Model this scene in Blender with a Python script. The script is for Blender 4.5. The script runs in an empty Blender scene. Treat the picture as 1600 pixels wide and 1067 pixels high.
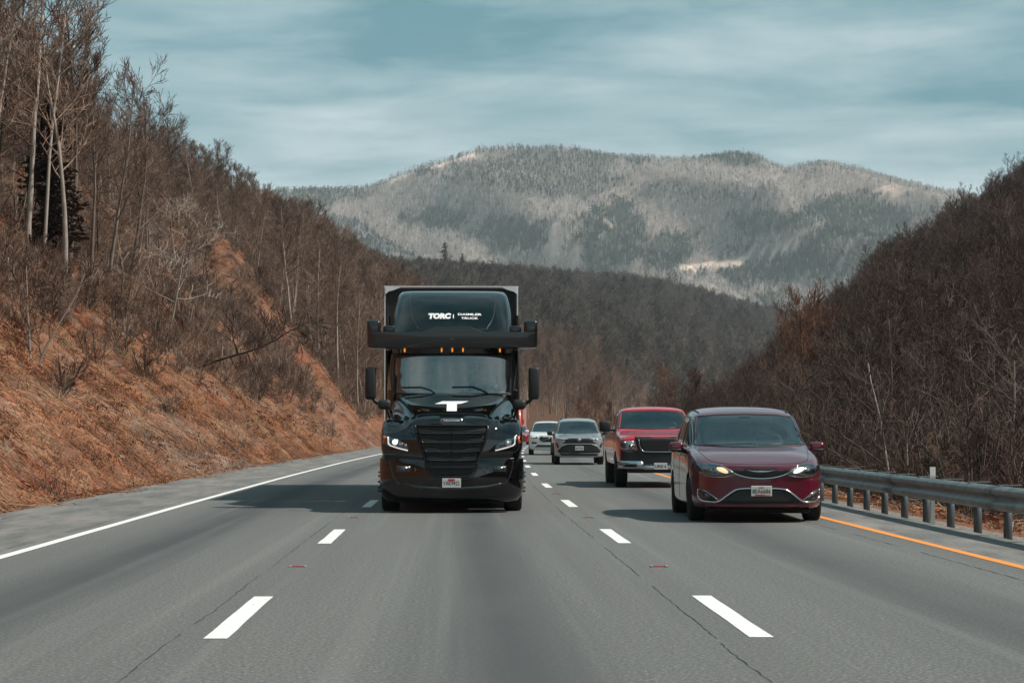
import bpy, bmesh, math, random
import numpy as np
from mathutils import Vector, Matrix
from mathutils.bvhtree import BVHTree
R = math.radians
random.seed(7)
rng = np.random.default_rng(11)
scene = bpy.context.scene
COL = scene.collection

# ---------------------------------------------------------------- camera
CAM_H = 1.40
cam = bpy.data.cameras.new('camera')
camo = bpy.data.objects.new('camera', cam); COL.objects.link(camo)
cam.sensor_width = 36.0; cam.lens = 78.12
cam.clip_start = 0.5; cam.clip_end = 20000
camo.location = (0, 0, CAM_H)
camo.rotation_euler = (R(90 + 2.27), 0, 0)
scene.camera = camo
scene.render.resolution_x = 1024; scene.render.resolution_y = 682

# ---------------------------------------------------------------- light
SUN_EL, SUN_AZ = 49.0, 102.0        # azimuth clockwise from +Y: the sun stands to the right, a little behind the camera
world = bpy.data.worlds.new('World'); scene.world = world
world.use_nodes = True
def build_world():
    nt = world.node_tree; N = nt.nodes; L = nt.links; N.clear()
    out = N.new('ShaderNodeOutputWorld'); bg = N.new('ShaderNodeBackground')
    sky = N.new('ShaderNodeTexSky'); sky.sky_type = 'NISHITA'; sky.sun_disc = False
    sky.sun_elevation = R(SUN_EL); sky.sun_rotation = R(SUN_AZ)
    sky.dust_density = 0.6; sky.ozone_density = 1.2
    tc = N.new('ShaderNodeTexCoord'); sep = N.new('ShaderNodeSeparateXYZ')
    L.new(tc.outputs['Generated'], sep.inputs[0])
    def m(op, a, b=None, clamp=False):
        n = N.new('ShaderNodeMath'); n.operation = op; n.use_clamp = clamp
        for i, v in enumerate((a, b)):
            if v is None: continue
            if isinstance(v, (int, float)): n.inputs[i].default_value = v
            else: L.new(v, n.inputs[i])
        return n.outputs[0]
    zz = m('MAXIMUM', sep.outputs['Z'], 0.0); den = m('ADD', zz, 0.05)
    u = m('DIVIDE', sep.outputs['X'], den); v = m('DIVIDE', sep.outputs['Y'], den)
    cmb = N.new('ShaderNodeCombineXYZ'); L.new(m('MULTIPLY', u, 0.95), cmb.inputs[0]); L.new(v, cmb.inputs[1])
    nz = N.new('ShaderNodeTexNoise'); nz.inputs['Scale'].default_value = 1.3; nz.inputs['Detail'].default_value = 7
    nz.inputs['Roughness'].default_value = 0.58; nz.inputs['Distortion'].default_value = 0.35
    L.new(cmb.outputs[0], nz.inputs['Vector'])
    nz2 = N.new('ShaderNodeTexNoise'); nz2.inputs['Scale'].default_value = 0.6; nz2.inputs['Detail'].default_value = 4
    mp = N.new('ShaderNodeMapping'); mp.inputs['Location'].default_value = (7.7, 2.3, 0); L.new(cmb.outputs[0], mp.inputs[0]); L.new(mp.outputs[0], nz2.inputs['Vector'])
    s = m('ADD', m('MULTIPLY', nz.outputs[0], 0.62), m('MULTIPLY', nz2.outputs[0], 0.46))
    low = m('SUBTRACT', 0.15, m('MINIMUM', zz, 0.15))       # more cloud near the horizon
    s = m('ADD', s, m('SUBTRACT', m('MULTIPLY', low, 3.6), 0.03))
    r = N.new('ShaderNodeValToRGB'); e = r.color_ramp.elements
    e[0].position = 0.42; e[0].color = (0, 0, 0, 1); e[1].position = 0.72; e[1].color = (1, 1, 1, 1)
    L.new(s, r.inputs[0])
    tint = N.new('ShaderNodeMix'); tint.data_type = 'RGBA'; tint.blend_type = 'MIX'
    tint.inputs['Factor'].default_value = 0.86
    L.new(sky.outputs[0], tint.inputs['A']); tint.inputs['B'].default_value = (.45, 1.85, 2.2, 1)
    mix = N.new('ShaderNodeMix'); mix.data_type = 'RGBA'
    L.new(r.outputs[0], mix.inputs['Factor']); L.new(tint.outputs['Result'], mix.inputs['A'])
    mix.inputs['B'].default_value = (4.9, 5.8, 6.0, 1)
    L.new(mix.outputs['Result'], bg.inputs[0]); bg.inputs[1].default_value = 0.10
    L.new(bg.outputs[0], out.inputs[0])
build_world()
sl = bpy.data.lights.new('sun', 'SUN'); sl.energy = 4.0; sl.angle = R(1.4); sl.color = (1.0, 0.93, 0.84)
suno = bpy.data.objects.new('sun', sl); COL.objects.link(suno)
sd = Vector((math.sin(R(SUN_AZ)) * math.cos(R(SUN_EL)), math.cos(R(SUN_AZ)) * math.cos(R(SUN_EL)), math.sin(R(SUN_EL))))
suno.rotation_euler = (-sd).to_track_quat('-Z', 'Y').to_euler()
scene.view_settings.view_transform = 'Standard'; scene.view_settings.look = 'None'
scene.view_settings.exposure = 0.46; scene.view_settings.gamma = 1.0
scene.cycles.max_bounces = 5; scene.cycles.diffuse_bounces = 3; scene.cycles.glossy_bounces = 3
scene.cycles.transmission_bounces = 3; scene.cycles.transparent_max_bounces = 8; scene.cycles.volume_bounces = 0
scene.cycles.caustics_reflective = False; scene.cycles.caustics_refractive = False

# ---------------------------------------------------------------- helpers
def tag(o, label=None, cat=None, group=None, kind=None):
    if label: o['label'] = label
    if cat: o['category'] = cat
    if group: o['group'] = group
    if kind: o['kind'] = kind
    return o
def empty(name, loc, rz=0, **k):
    o = bpy.data.objects.new(name, None); COL.objects.link(o)
    o.location = loc; o.rotation_euler = (0, 0, rz); o.empty_display_size = .2
    return tag(o, **k)
def lin(c):
    c = c / 255.0
    return c / 12.92 if c <= .04045 else ((c + .055) / 1.055) ** 2.4
def rgb(r, g, b): return (lin(r), lin(g), lin(b), 1)
class NT:
    """a small node-tree writer"""
    def __init__(s, name):
        s.m = bpy.data.materials.new(name); s.m.use_nodes = True
        s.N = s.m.node_tree.nodes; s.L = s.m.node_tree.links
        s.b = s.N['Principled BSDF']; s.out = s.N['Material Output']
    def n(s, t, **k):
        n = s.N.new(t)
        for a, v in k.items(): setattr(n, a, v)
        return n
    def set(s, n, i, v):
        if hasattr(v, 'links') or isinstance(v, bpy.types.NodeSocket): s.L.new(v, n.inputs[i])
        else: n.inputs[i].default_value = v
    def math(s, op, a, b=0.0, clamp=False):
        n = s.n('ShaderNodeMath', operation=op, use_clamp=clamp); s.set(n, 0, a); s.set(n, 1, b); return n.outputs[0]
    def noise(s, vec, scale, detail=4, rough=.55, dist=0.0):
        n = s.n('ShaderNodeTexNoise'); s.L.new(vec, n.inputs['Vector'])
        n.inputs['Scale'].default_value = scale; n.inputs['Detail'].default_value = detail
        n.inputs['Roughness'].default_value = rough; n.inputs['Distortion'].default_value = dist
        return n.outputs[0]
    def ramp(s, f, stops, interp='LINEAR'):
        r = s.n('ShaderNodeValToRGB'); r.color_ramp.interpolation = interp; e = r.color_ramp.elements
        while len(e) < len(stops): e.new(.5)
        for i, (p, c) in enumerate(stops):
            e[i].position = p; e[i].color = c if isinstance(c, tuple) else (c, c, c, 1)
        s.L.new(f, r.inputs[0]); return r.outputs[0]
    def mix(s, f, a, b, blend='MIX'):
        n = s.n('ShaderNodeMix', data_type='RGBA', blend_type=blend)
        s.set(n, 'Factor', f); s.set(n, 'A', a); s.set(n, 'B', b); return n.outputs['Result']
    def coord(s, which='Object', scale=None):
        tc = s.n('ShaderNodeTexCoord'); v = tc.outputs[which]
        if scale:
            mp = s.n('ShaderNodeMapping'); mp.inputs['Scale'].default_value = scale; s.L.new(v, mp.inputs[0]); v = mp.outputs[0]
        return v
    def attr(s, name, out='Fac'):
        a = s.n('ShaderNodeAttribute'); a.attribute_name = name; return a.outputs[out]
    def bump(s, h, strength=.3, dist=.02):
        b = s.n('ShaderNodeBump'); b.inputs['Strength'].default_value = strength; b.inputs['Distance'].default_value = dist
        s.L.new(h, b.inputs['Height']); s.L.new(b.outputs[0], s.b.inputs['Normal'])
    def col(s, c): s.set(s.b, 'Base Color', c); return s
    def p(s, **k):
        for a, v in k.items(): s.set(s.b, a.replace('_', ' '), v)
        return s
def simple(name, c, rough=.5, metal=0.0, coat=0.0, var=.12, scale=6, emit=None, estr=0, spec=.5, coatr=.05):
    t = NT(name)
    v = t.coord('Object'); f = t.noise(v, scale, 4)
    c2 = tuple(x * (1 - var * 2) for x in c[:3]) + (1,); c1 = tuple(min(1, x * (1 + var)) for x in c[:3]) + (1,)
    t.col(t.mix(f, c2, c1))
    fr = t.noise(v, scale * 4, 3)
    t.set(t.b, 'Roughness', t.math('ADD', t.math('MULTIPLY', fr, rough * .35), rough * .82))
    t.p(Metallic=metal); t.b.inputs['Coat Weight'].default_value = coat; t.b.inputs['Coat Roughness'].default_value = coatr
    t.b.inputs['Specular IOR Level'].default_value = spec
    if emit:
        t.b.inputs['Emission Color'].default_value = emit; t.b.inputs['Emission Strength'].default_value = estr
    return t.m
def mesh(name, V, F, mat=None, smooth=False, mats=None, fm=None):
    me = bpy.data.meshes.new(name); me.from_pydata([tuple(v) for v in V], [], [tuple(f) for f in F])
    for m_ in (mats or ([mat] if mat else [])): me.materials.append(m_)
    if fm is not None: me.polygons.foreach_set('material_index', list(fm))
    if smooth: me.polygons.foreach_set('use_smooth', [True] * len(me.polygons))
    me.update(); return me
def obj(name, me, parent=None, loc=None, rot=None):
    o = bpy.data.objects.new(name, me); COL.objects.link(o)
    if parent: o.parent = parent
    if loc is not None: o.location = loc
    if rot is not None: o.rotation_euler = rot
    return o
class MB:
    def __init__(s): s.V = []; s.F = []
    def add(s, V, F):
        k = len(s.V); s.V += [tuple(v) for v in V]; s.F += [tuple(i + k for i in f) for f in F]; return s
    def box(s, c, d, rot=None):
        x, y, z = (q / 2 for q in d)
        P = [Vector((a * x, b * y, e * z)) for a in (-1, 1) for b in (-1, 1) for e in (-1, 1)]
        if rot is not None: P = [rot @ p for p in P]
        return s.add([p + Vector(c) for p in P], [(0, 1, 3, 2), (4, 6, 7, 5), (0, 4, 5, 1), (2, 3, 7, 6), (0, 2, 6, 4), (1, 5, 7, 3)])
    def tube(s, pts, rad, k=6, cap=True):
        pts = [Vector(p) for p in pts]; n = len(pts); V = []; F = []
        rad = rad if isinstance(rad, (list, tuple)) else [rad] * n
        up = Vector((0, 0, 1))
        for i, p in enumerate(pts):
            t = (pts[min(i + 1, n - 1)] - pts[max(i - 1, 0)]).normalized()
            a = t.cross(up)
            if a.length < .05: a = t.cross(Vector((1, 0, 0)))
            a.normalize(); b = t.cross(a)
            for j in range(k):
                q = 2 * math.pi * j / k
                V.append(p + (a * math.cos(q) + b * math.sin(q)) * rad[i])
        for i in range(n - 1):
            for j in range(k):
                F.append((i * k + j, i * k + (j + 1) % k, (i + 1) * k + (j + 1) % k, (i + 1) * k + j))
        if cap: F.append(tuple(range(k))[::-1]); F.append(tuple((n - 1) * k + j for j in range(k)))
        return s.add(V, F)
    def lathe(s, prof, axis='x', k=32, c=(0, 0, 0)):
        """prof: (along, radius)"""
        V = []; F = []; n = len(prof)
        for a, r in prof:
            for j in range(k):
                q = 2 * math.pi * j / k; u, w = r * math.cos(q), r * math.sin(q)
                V.append({'x': (a, u, w), 'y': (u, a, w), 'z': (u, w, a)}[axis])
        for i in range(n - 1):
            for j in range(k): F.append((i * k + j, i * k + (j + 1) % k, (i + 1) * k + (j + 1) % k, (i + 1) * k + j))
        F.append(tuple(range(k))); F.append(tuple((n - 1) * k + j for j in range(k))[::-1])
        return s.add([Vector(v) + Vector(c) for v in V], F)
    def obj(s, name, mat, parent=None, smooth=False):
        return obj(name, mesh(name, s.V, s.F, mat, smooth), parent)
def evaluated(me, mods):
    o = bpy.data.objects.new('tmp', me); COL.objects.link(o)
    for t, k in mods:
        m_ = o.modifiers.new('m', t)
        for a, v in k.items(): setattr(m_, a, v)
    dg = bpy.context.evaluated_depsgraph_get(); dg.update()
    r = bpy.data.meshes.new_from_object(o.evaluated_get(dg), depsgraph=dg)
    bpy.data.objects.remove(o); return r
def fixn(me):
    bm = bmesh.new(); bm.from_mesh(me); bmesh.ops.recalc_face_normals(bm, faces=bm.faces); bm.to_mesh(me); bm.free(); return me

def rbox(c, d, bev=.03, seg=2, rot=None):
    m = MB().box((0, 0, 0), d); me = evaluated(fixn(mesh('b', m.V, m.F)), [('BEVEL', dict(width=bev, segments=seg, limit_method='NONE'))])
    V = [v.co.copy() for v in me.vertices]; F = [tuple(p.vertices) for p in me.polygons]
    if rot is not None: V = [rot @ v for v in V]
    return [v + Vector(c) for v in V], F

# value noise in numpy
def _h(ix, iy, seed):
    n = (ix.astype(np.int64) * 374761393 + iy.astype(np.int64) * 668265263 + seed * 974711) & 0xffffffff
    n = ((n ^ (n >> 13)) * 1274126177) & 0xffffffff
    return ((n ^ (n >> 16)) & 0xffff) / 65535.0
def vnoise(x, y, seed=0):
    x = np.asarray(x, float); y = np.asarray(y, float)
    ix = np.floor(x); iy = np.floor(y); fx = x - ix; fy = y - iy
    fx = fx * fx * (3 - 2 * fx); fy = fy * fy * (3 - 2 * fy)
    a = _h(ix, iy, seed); b = _h(ix + 1, iy, seed); c = _h(ix, iy + 1, seed); d = _h(ix + 1, iy + 1, seed)
    return (a * (1 - fx) + b * fx) * (1 - fy) + (c * (1 - fx) + d * fx) * fy
def fbm(x, y, seed=0, oct=4):
    r = 0; a = .5; t = 0
    for i in range(oct):
        r = r + a * vnoise(x * 2 ** i, y * 2 ** i, seed + i); t += a; a *= .5
    return r / t
# ---------------------------------------------------------------- road alignment and terrain
def road_x(Y):
    Y = np.asarray(Y, float); t = np.maximum(0, Y - 30)
    c = np.where(t < 1000, 1.84e-4 * t * t, 184 + .368 * (t - 1000))
    return .22 - .0248 * Y + c
def road_z(Y):
    Y = np.asarray(Y, float); return .3 * (1 - np.exp(-(np.maximum(Y, 0) / 110.0) ** 2))
LEFT, RIGHT = -7.67, 6.75      # pavement edges, from the centre of the middle lane
def smooth(x, a, b):
    t = np.clip((x - a) / (b - a), 0, 1); return t * t * (3 - 2 * t)
def scar_mask(u, Y):
    """bare diagonal strip on the bank about 250 m ahead"""
    c = 146 + 2.25 * u + 7 * (vnoise(u * .15, u * 0, 5) - .5)
    return np.exp(-((Y - c) / 8.5) ** 2) * smooth(u, -1, 1) * (1 - smooth(u, 24, 32))
def ground(s, Y):
    """height of the ground; s = metres right of the middle lane's centre, Y = metres ahead"""
    s = np.asarray(s, float); Y = np.asarray(Y, float)
    z = road_z(Y) - .09
    u = np.maximum(0, LEFT - s)
    rough = fbm(s * .11 + 3, Y * .05, 21, 4) - .5
    gul = fbm(Y * .16 + s * .10, s * .02, 33, 3) - .5            # gullies running down the bank
    a1 = .84 * np.maximum(0, u - .5)
    brk = 22.0
    a2 = np.where(u > brk, .84 * (brk - .5) + (.47 + .22 * smooth(Y, 600, 800)) * (u - brk), a1)
    cap = 50 + 16 * smooth(Y, 500, 1100) + 16 * (fbm(Y * .004, s * .003, 44, 3) - .5)
    hl = cap * (1 - np.exp(-a2 / cap * 1.0 - .35 * (a2 / cap) ** 3)) 
    cap = cap - 13 * smooth(u, 120, 220) + 42 * smooth(Y, 1000, 1250)
    hl = np.where(a2 < 22, a2 * (1 - .0) , 22 + (cap - 22) * (1 - np.exp(-(a2 - 22) / (cap - 22))))
    hl = hl + smooth(u, 1, 9) * (rough * 2.9 + gul * 3.0) + smooth(u, 25, 80) * (fbm(s * .02, Y * .012, 55, 3) - .5) * 12
    hl = hl + scar_mask(u, Y) * smooth(u, 1, 8) * 2.3
    v = np.maximum(0, s - RIGHT)
    d = -1.5 * smooth(v, .8, 5.0) + .5 * (fbm(s * .2, Y * .2, 61, 3) - .5) * smooth(v, 1, 4)
    t = np.maximum(0, v - 12.5); rise = .66 * t
    capr = 105 - 40 * smooth(Y, 420, 800)
    hr = np.where(rise < 30, rise, 30 + (capr - 30) * (1 - np.exp(-(rise - 30) / (capr - 30))))
    hr = d + hr * smooth(v, 11, 19) + smooth(v, 16, 40) * (fbm(s * .03, Y * .014, 71, 3) - .5) * 12
    return z + np.where(s < LEFT, hl, np.where(s > RIGHT, hr, -.03))

# bare ground: one sheet in road coordinates
def build_ground():
    Ys = [-60.]
    while Ys[-1] < 2300:
        y = Ys[-1]; Ys.append(y + (2.0 if y < 10 else .7 if y < 120 else 1.4 if y < 320 else 5 if y < 900 else 20))
    ss = [-7.67]
    while ss[-1] > -900: d = -ss[-1] - 7.67; ss.append(ss[-1] - (.35 if d < 14 else .9 if d < 50 else 4 if d < 220 else 25))
    s2 = [6.75]
    while s2[-1] < 900: d = s2[-1] - 6.75; s2.append(s2[-1] + (.4 if d < 12 else 1.5 if d < 60 else 5 if d < 220 else 25))
    S = np.array(ss[::-1] + [-4, -1, 2, 4] + s2); Y = np.array(Ys)
    SS, YY = np.meshgrid(S, Y)
    jz = ground(SS, YY)
    uu = np.maximum(0, LEFT - SS)
    jz = jz + smooth(uu, .3, 2) * (1 - smooth(YY, 260, 420)) * (vnoise(SS * 2.3, YY * 1.1, 81) - .5) * .42
    X = road_x(YY) + SS
    V = np.stack([X, YY, jz], -1).reshape(-1, 3)
    ny, nx = SS.shape
    i = np.arange(ny - 1)[:, None] * nx + np.arange(nx - 1)[None]
    F = np.stack([i, i + 1, i + nx + 1, i + nx], -1).reshape(-1, 4)
    me = bpy.data.meshes.new('ground'); me.from_pydata(V.tolist(), [], F.tolist())
    me.polygons.foreach_set('use_smooth', [True] * len(F))
    def at(n, a):
        q = me.attributes.new(n, 'FLOAT', 'POINT'); q.data.foreach_set('value', np.ascontiguousarray(a, dtype=np.float32).ravel())
    at('side', SS); at('scar', scar_mask(uu, YY)); at('along', YY)
    t = NT('hillside_soil')
    side = t.attr('side'); scar = t.attr('scar'); al = t.attr('along')
    cb = t.n('ShaderNodeCombineXYZ'); t.L.new(side, cb.inputs[0]); t.L.new(al, cb.inputs[1]); P = cb.outputs[0]
    def mp(sc, rz=0):
        q = t.n('ShaderNodeMapping'); q.inputs['Scale'].default_value = sc; q.inputs['Rotation'].default_value = (0, 0, rz); t.L.new(P, q.inputs[0]); return q.outputs[0]
    big = t.noise(mp((.16, .07, 1)), 1, 4); med = t.noise(mp((.5, 1.3, 1), .25), 1, 6, .65); fine = t.noise(mp((2.2, 7, 1), .2), 1, 6, .75)
    litter = t.ramp(fine, [(.30, rgb(52, 36, 29)), (.44, rgb(98, 66, 50)), (.56, rgb(140, 98, 76)), (.68, rgb(178, 150, 128))])
    clay = t.ramp(t.noise(mp((3, 3, 1)), 1, 6, .7), [(.3, rgb(84, 46, 32)), (.5, rgb(138, 82, 58)), (.7, rgb(180, 122, 94))])
    grey = t.ramp(fine, [(.3, rgb(62, 52, 46)), (.5, rgb(110, 96, 86)), (.7, rgb(150, 138, 126))])
    near = t.math('MULTIPLY', t.math('SUBTRACT', 1.0, t.math('MULTIPLY', t.math('SUBTRACT', al, 250.0), .012, True), True), t.math('MULTIPLY', t.math('ADD', side, 21.0), .2, True), True)
    c = t.mix(t.math('MULTIPLY', t.ramp(big, [(.42, 0.0), (.62, 1.0)]), near), litter, clay)
    c = t.mix(t.ramp(med, [(.47, 0.0), (.60, .85)]), c, grey)
    wood = t.ramp(fine, [(.3, rgb(44, 32, 26)), (.52, rgb(84, 62, 50)), (.7, rgb(118, 94, 78))])
    hi = t.math('SUBTRACT', t.math('MULTIPLY', side, -1.0), 16.0)
    c = t.mix(t.math('MULTIPLY', t.math('MULTIPLY', hi, .18, True), t.math('SUBTRACT', 1, scar, True), True), c, wood)
    c = t.mix(t.math('MULTIPLY', t.math('SUBTRACT', al, 300.0), .02, True), c, wood)
    c = t.mix(t.math('MULTIPLY', scar, t.ramp(med, [(.35, .85), (.6, .2)])), c, t.mix(fine, rgb(78, 48, 36), rgb(150, 100, 74)))
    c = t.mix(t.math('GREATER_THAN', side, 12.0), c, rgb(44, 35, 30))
    gr = t.ramp(t.noise(mp((9, 9, 1)), 1, 5, .8), [(.35, rgb(70, 66, 60)), (.55, rgb(150, 144, 136)), (.7, rgb(190, 186, 176))])
    ed = t.math('MULTIPLY', t.math('GREATER_THAN', side, -8.0), t.math('LESS_THAN', side, 7.5))
    c = t.mix(ed, c, gr)
    t.col(c); t.p(Roughness=.95); t.b.inputs['Specular IOR Level'].default_value = .1
    t.bump(t.math('ADD', fine, med), .8, .12)
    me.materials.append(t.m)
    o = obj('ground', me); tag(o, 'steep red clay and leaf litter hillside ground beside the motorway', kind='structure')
build_ground()

# ---------------------------------------------------------------- road
def strip(name, s0, s1, y0, y1, dz, mat, step=2.0, jit=0.0, seed=0, nx=1):
    Y = np.arange(y0, y1 + step * .5, step); V = []; F = []
    for i, y in enumerate(Y):
        x = float(road_x(y)); z = float(road_z(y)) + dz
        for j in range(nx + 1):
            s = s0 + (s1 - s0) * j / nx
            V.append((x + s + (random.uniform(-jit, jit) if jit else 0), y, z))
    w = nx + 1
    for i in range(len(Y) - 1):
        for j in range(nx): a = i * w + j; F.append((a, a + 1, a + w + 1, a + w))
    me = mesh(name, V, F, mat)
    uv = me.uv_layers.new(name='road'); 
    co = {i: (s0 + (s1 - s0) * (i % w) / nx, Y[i // w]) for i in range(len(V))}
    for l in me.loops: uv.data[l.index].uv = co[l.vertex_index]
    return me
def asphalt():
    t = NT('worn_asphalt'); uvn = t.n('ShaderNodeUVMap', uv_map='road'); uv = uvn.outputs[0]
    sp = t.n('ShaderNodeSeparateXYZ'); t.L.new(uv, sp.inputs[0]); sx = sp.outputs[0]
    def mp(sc):
        q = t.n('ShaderNodeMapping'); q.inputs['Scale'].default_value = sc; t.L.new(uv, q.inputs[0]); return q.outputs[0]
    agg = t.noise(mp((34, 26, 1)), 1, 5, .85); agg2 = t.noise(mp((16, 9, 1)), 1, 4, .7)
    lon = t.noise(mp((1.4, .035, 1)), 1, 5, .6); pat = t.noise(mp((.5, .12, 1)), 1, 4)
    c = t.ramp(agg, [(.32, rgb(50, 50, 49)), (.47, rgb(94, 94, 92)), (.56, rgb(112, 112, 109)), (.70, rgb(190, 189, 182))])
    c = t.mix(t.ramp(agg2, [(.35, .5), (.62, 0.0)]), c, rgb(94, 96, 96))
    # oil-darkened lane centres and lighter wheel paths (wear that belongs to the surface)
    wob = t.math('ADD', sx, t.math('MULTIPLY', t.math('SUBTRACT', lon, .5), .9))
    def band(cn, w):
        d = t.math('DIVIDE', t.math('SUBTRACT', wob, cn), w); return t.math('POWER', 2.718, t.math('MULTIPLY', t.math('MULTIPLY', d, d), -1.0))
    dk = t.math('ADD', t.math('ADD', band(0.1, .50), t.math('MULTIPLY', band(-3.75, .55), 1.15)), t.math('MULTIPLY', band(3.7, .5), .75))
    c = t.mix(t.math('MULTIPLY', t.math('MULTIPLY', dk, 1.0), t.ramp(pat, [(.25, .6), (.7, 1.0)]), True), c, rgb(66, 68, 70))
    c = t.mix(t.ramp(lon, [(.40, .28), (.56, 0.0)]), c, rgb(84, 84, 84))
    ltr = t.ramp(t.noise(mp((2.6, .02, 1)), 1, 3), [(.55, 0.0), (.75, .16)]); c = t.mix(ltr, c, rgb(160, 160, 156))
    # shoulders: paler, browner, blotched
    shl = t.math('LESS_THAN', sx, -5.25); shr = t.math('GREATER_THAN', sx, 5.55)
    shc = t.mix(t.ramp(t.noise(mp((1.3, .3, 1)), 1, 6, .7), [(.42, 0.0), (.62, .8)]), c, rgb(136, 130, 126))
    shc = t.mix(t.ramp(t.noise(mp((3.0, .5, 1)), 1, 6, .7), [(.56, 0.0), (.64, .6)]), shc, rgb(74, 74, 76))
    c = t.mix(t.math('ADD', shl, shr, True), c, shc)
    t.col(c); t.p(Roughness=.82); t.b.inputs['Specular IOR Level'].default_value = .35
    t.bump(agg, .55, .012); return t.m
ASPH = asphalt()
tag(obj('road', strip('road', LEFT, RIGHT, -60, 700, 0.0, ASPH, 2.0, nx=8)), 'worn grey asphalt motorway with three lanes and two shoulders', kind='structure')
def paint(name, c, wear=.44):
    t = NT(name); v = t.coord('Object')
    w = t.ramp(t.noise(v, 14, 8, .8), [(wear - .12, 1.0), (wear, 0.0)])
    t.col(t.mix(w, t.mix(t.noise(v, 3, 3), tuple(q * .86 for q in c[:3]) + (1,), c), rgb(120, 120, 118))); t.p(Roughness=.7); return t.m
WHITE = paint('white_road_paint', (.80, .80, .78, 1)); YEL = paint('orange_yellow_road_paint', (.78, .27, .04, 1), .38)
tag(obj('road_edge_line_white', strip('edge_line', -5.25, -5.11, -40, 600, .004, WHITE, 2, .006)), kind='structure', label='solid white edge line along the hillside shoulder')
tag(obj('road_edge_line_yellow', strip('edge_line', 5.42, 5.56, -40, 600, .004, YEL, 2, .006)), kind='structure', label='solid orange-yellow edge line beside the guardrail')
def dash(s, y0, ln=3.7, w=.16):
    """one painted lane dash with slightly worn ends"""
    me = strip('lane_dash', s - w / 2, s + w / 2, y0, y0 + ln, .004, WHITE, ln / 6, .004)
    o = obj('lane_dash', me); tag(o, kind='structure'); return o
for s in (-1.83, 1.83):
    off = 15.0 if s > 0 else 14.9
    for k in range(-1, 14): dash(s, off + 12.15 * k)
# longitudinal paving joints that have opened into cracks
CRACK = simple('crack_filler', (.030, .029, .028, 1), .9)
def crack(name, s, y0, y1, amp, wid, seed, gap=.25):
    rg = random.Random(seed); V = []; F = []; y = y0
    while y < y1:
        n = rg.randint(5, 40)
        for i in range(n):
            x = float(road_x(y)) + s + (fbm(np.array([y * .35]), np.array([seed * 3.1]), seed, 4)[0] - .5) * amp + rg.uniform(-.012, .012)
            w = wid * rg.uniform(.25, 1.2); z = float(road_z(y)) + .003
            V += [(x - w, y, z), (x + w, y, z)]
            if i: k = len(V); F.append((k - 4, k - 3, k - 1, k - 2))
            y += rg.uniform(.05, .14) * (1 + y / 25)
        y += rg.uniform(0, gap) * 3
    tag(obj(name, mesh(name, V, F, CRACK)), kind='structure')
crack('road_joint_crack', -2.10, 8, 150, .05, .0042, 3, .7)
crack('road_joint_crack', 1.52, 8, 150, .05, .0046, 4, .7)
crack('road_joint_crack', 5.02, 14, 110, .03, .006, 5, .6)
crack('road_joint_crack', -5.45, 16, 110, .05, .007, 6, .8)
# raised reflectors half-way between the dashes
def reflectors():
    m1 = simple('reflector_casting', (.32, .31, .29, 1), .6, .5); m2 = simple('reflector_lens', (.22, .03, .03, 1), .3)
    first = None
    for s, g in ((-1.83, 'beside the left dashed line'), (1.83, 'beside the right dashed line')):
        for k in range(3):
            y = 22.6 + 12.15 * k
            if k > 0 and s < 0: pass
            x = float(road_x(y)) + s; z = float(road_z(y))
            r = empty('road_reflector', (x, y, z), label=['nearest', 'second nearest', 'third nearest'][k] + ' low red pavement reflector ' + g, cat='reflector', group='pavement reflectors between the dashes')
            if first is None:
                a = MB().box((-.075, 0, .006), (.022, .22, .012)).box((.075, 0, .006), (.022, .22, .012)).box((0, .09, .005), (.13, .05, .009)).obj('casting', m1, r)
                b = MB().add([(-.05, -.05, .002), (.05, -.05, .002), (.05, -.035, .013), (-.05, -.035, .013), (-.05, .04, .013), (.05, .04, .013), (.05, .06, .002), (-.05, .06, .002)],
                    [(0, 1, 2, 3), (3, 2, 5, 4), (4, 5, 6, 7), (0, 3, 4, 7), (1, 6, 5, 2)]).obj('lens', m2, r)
                first = (a, b)
            else:
                for c in first: d = c.copy(); COL.objects.link(d); d.parent = r
reflectors()

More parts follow.
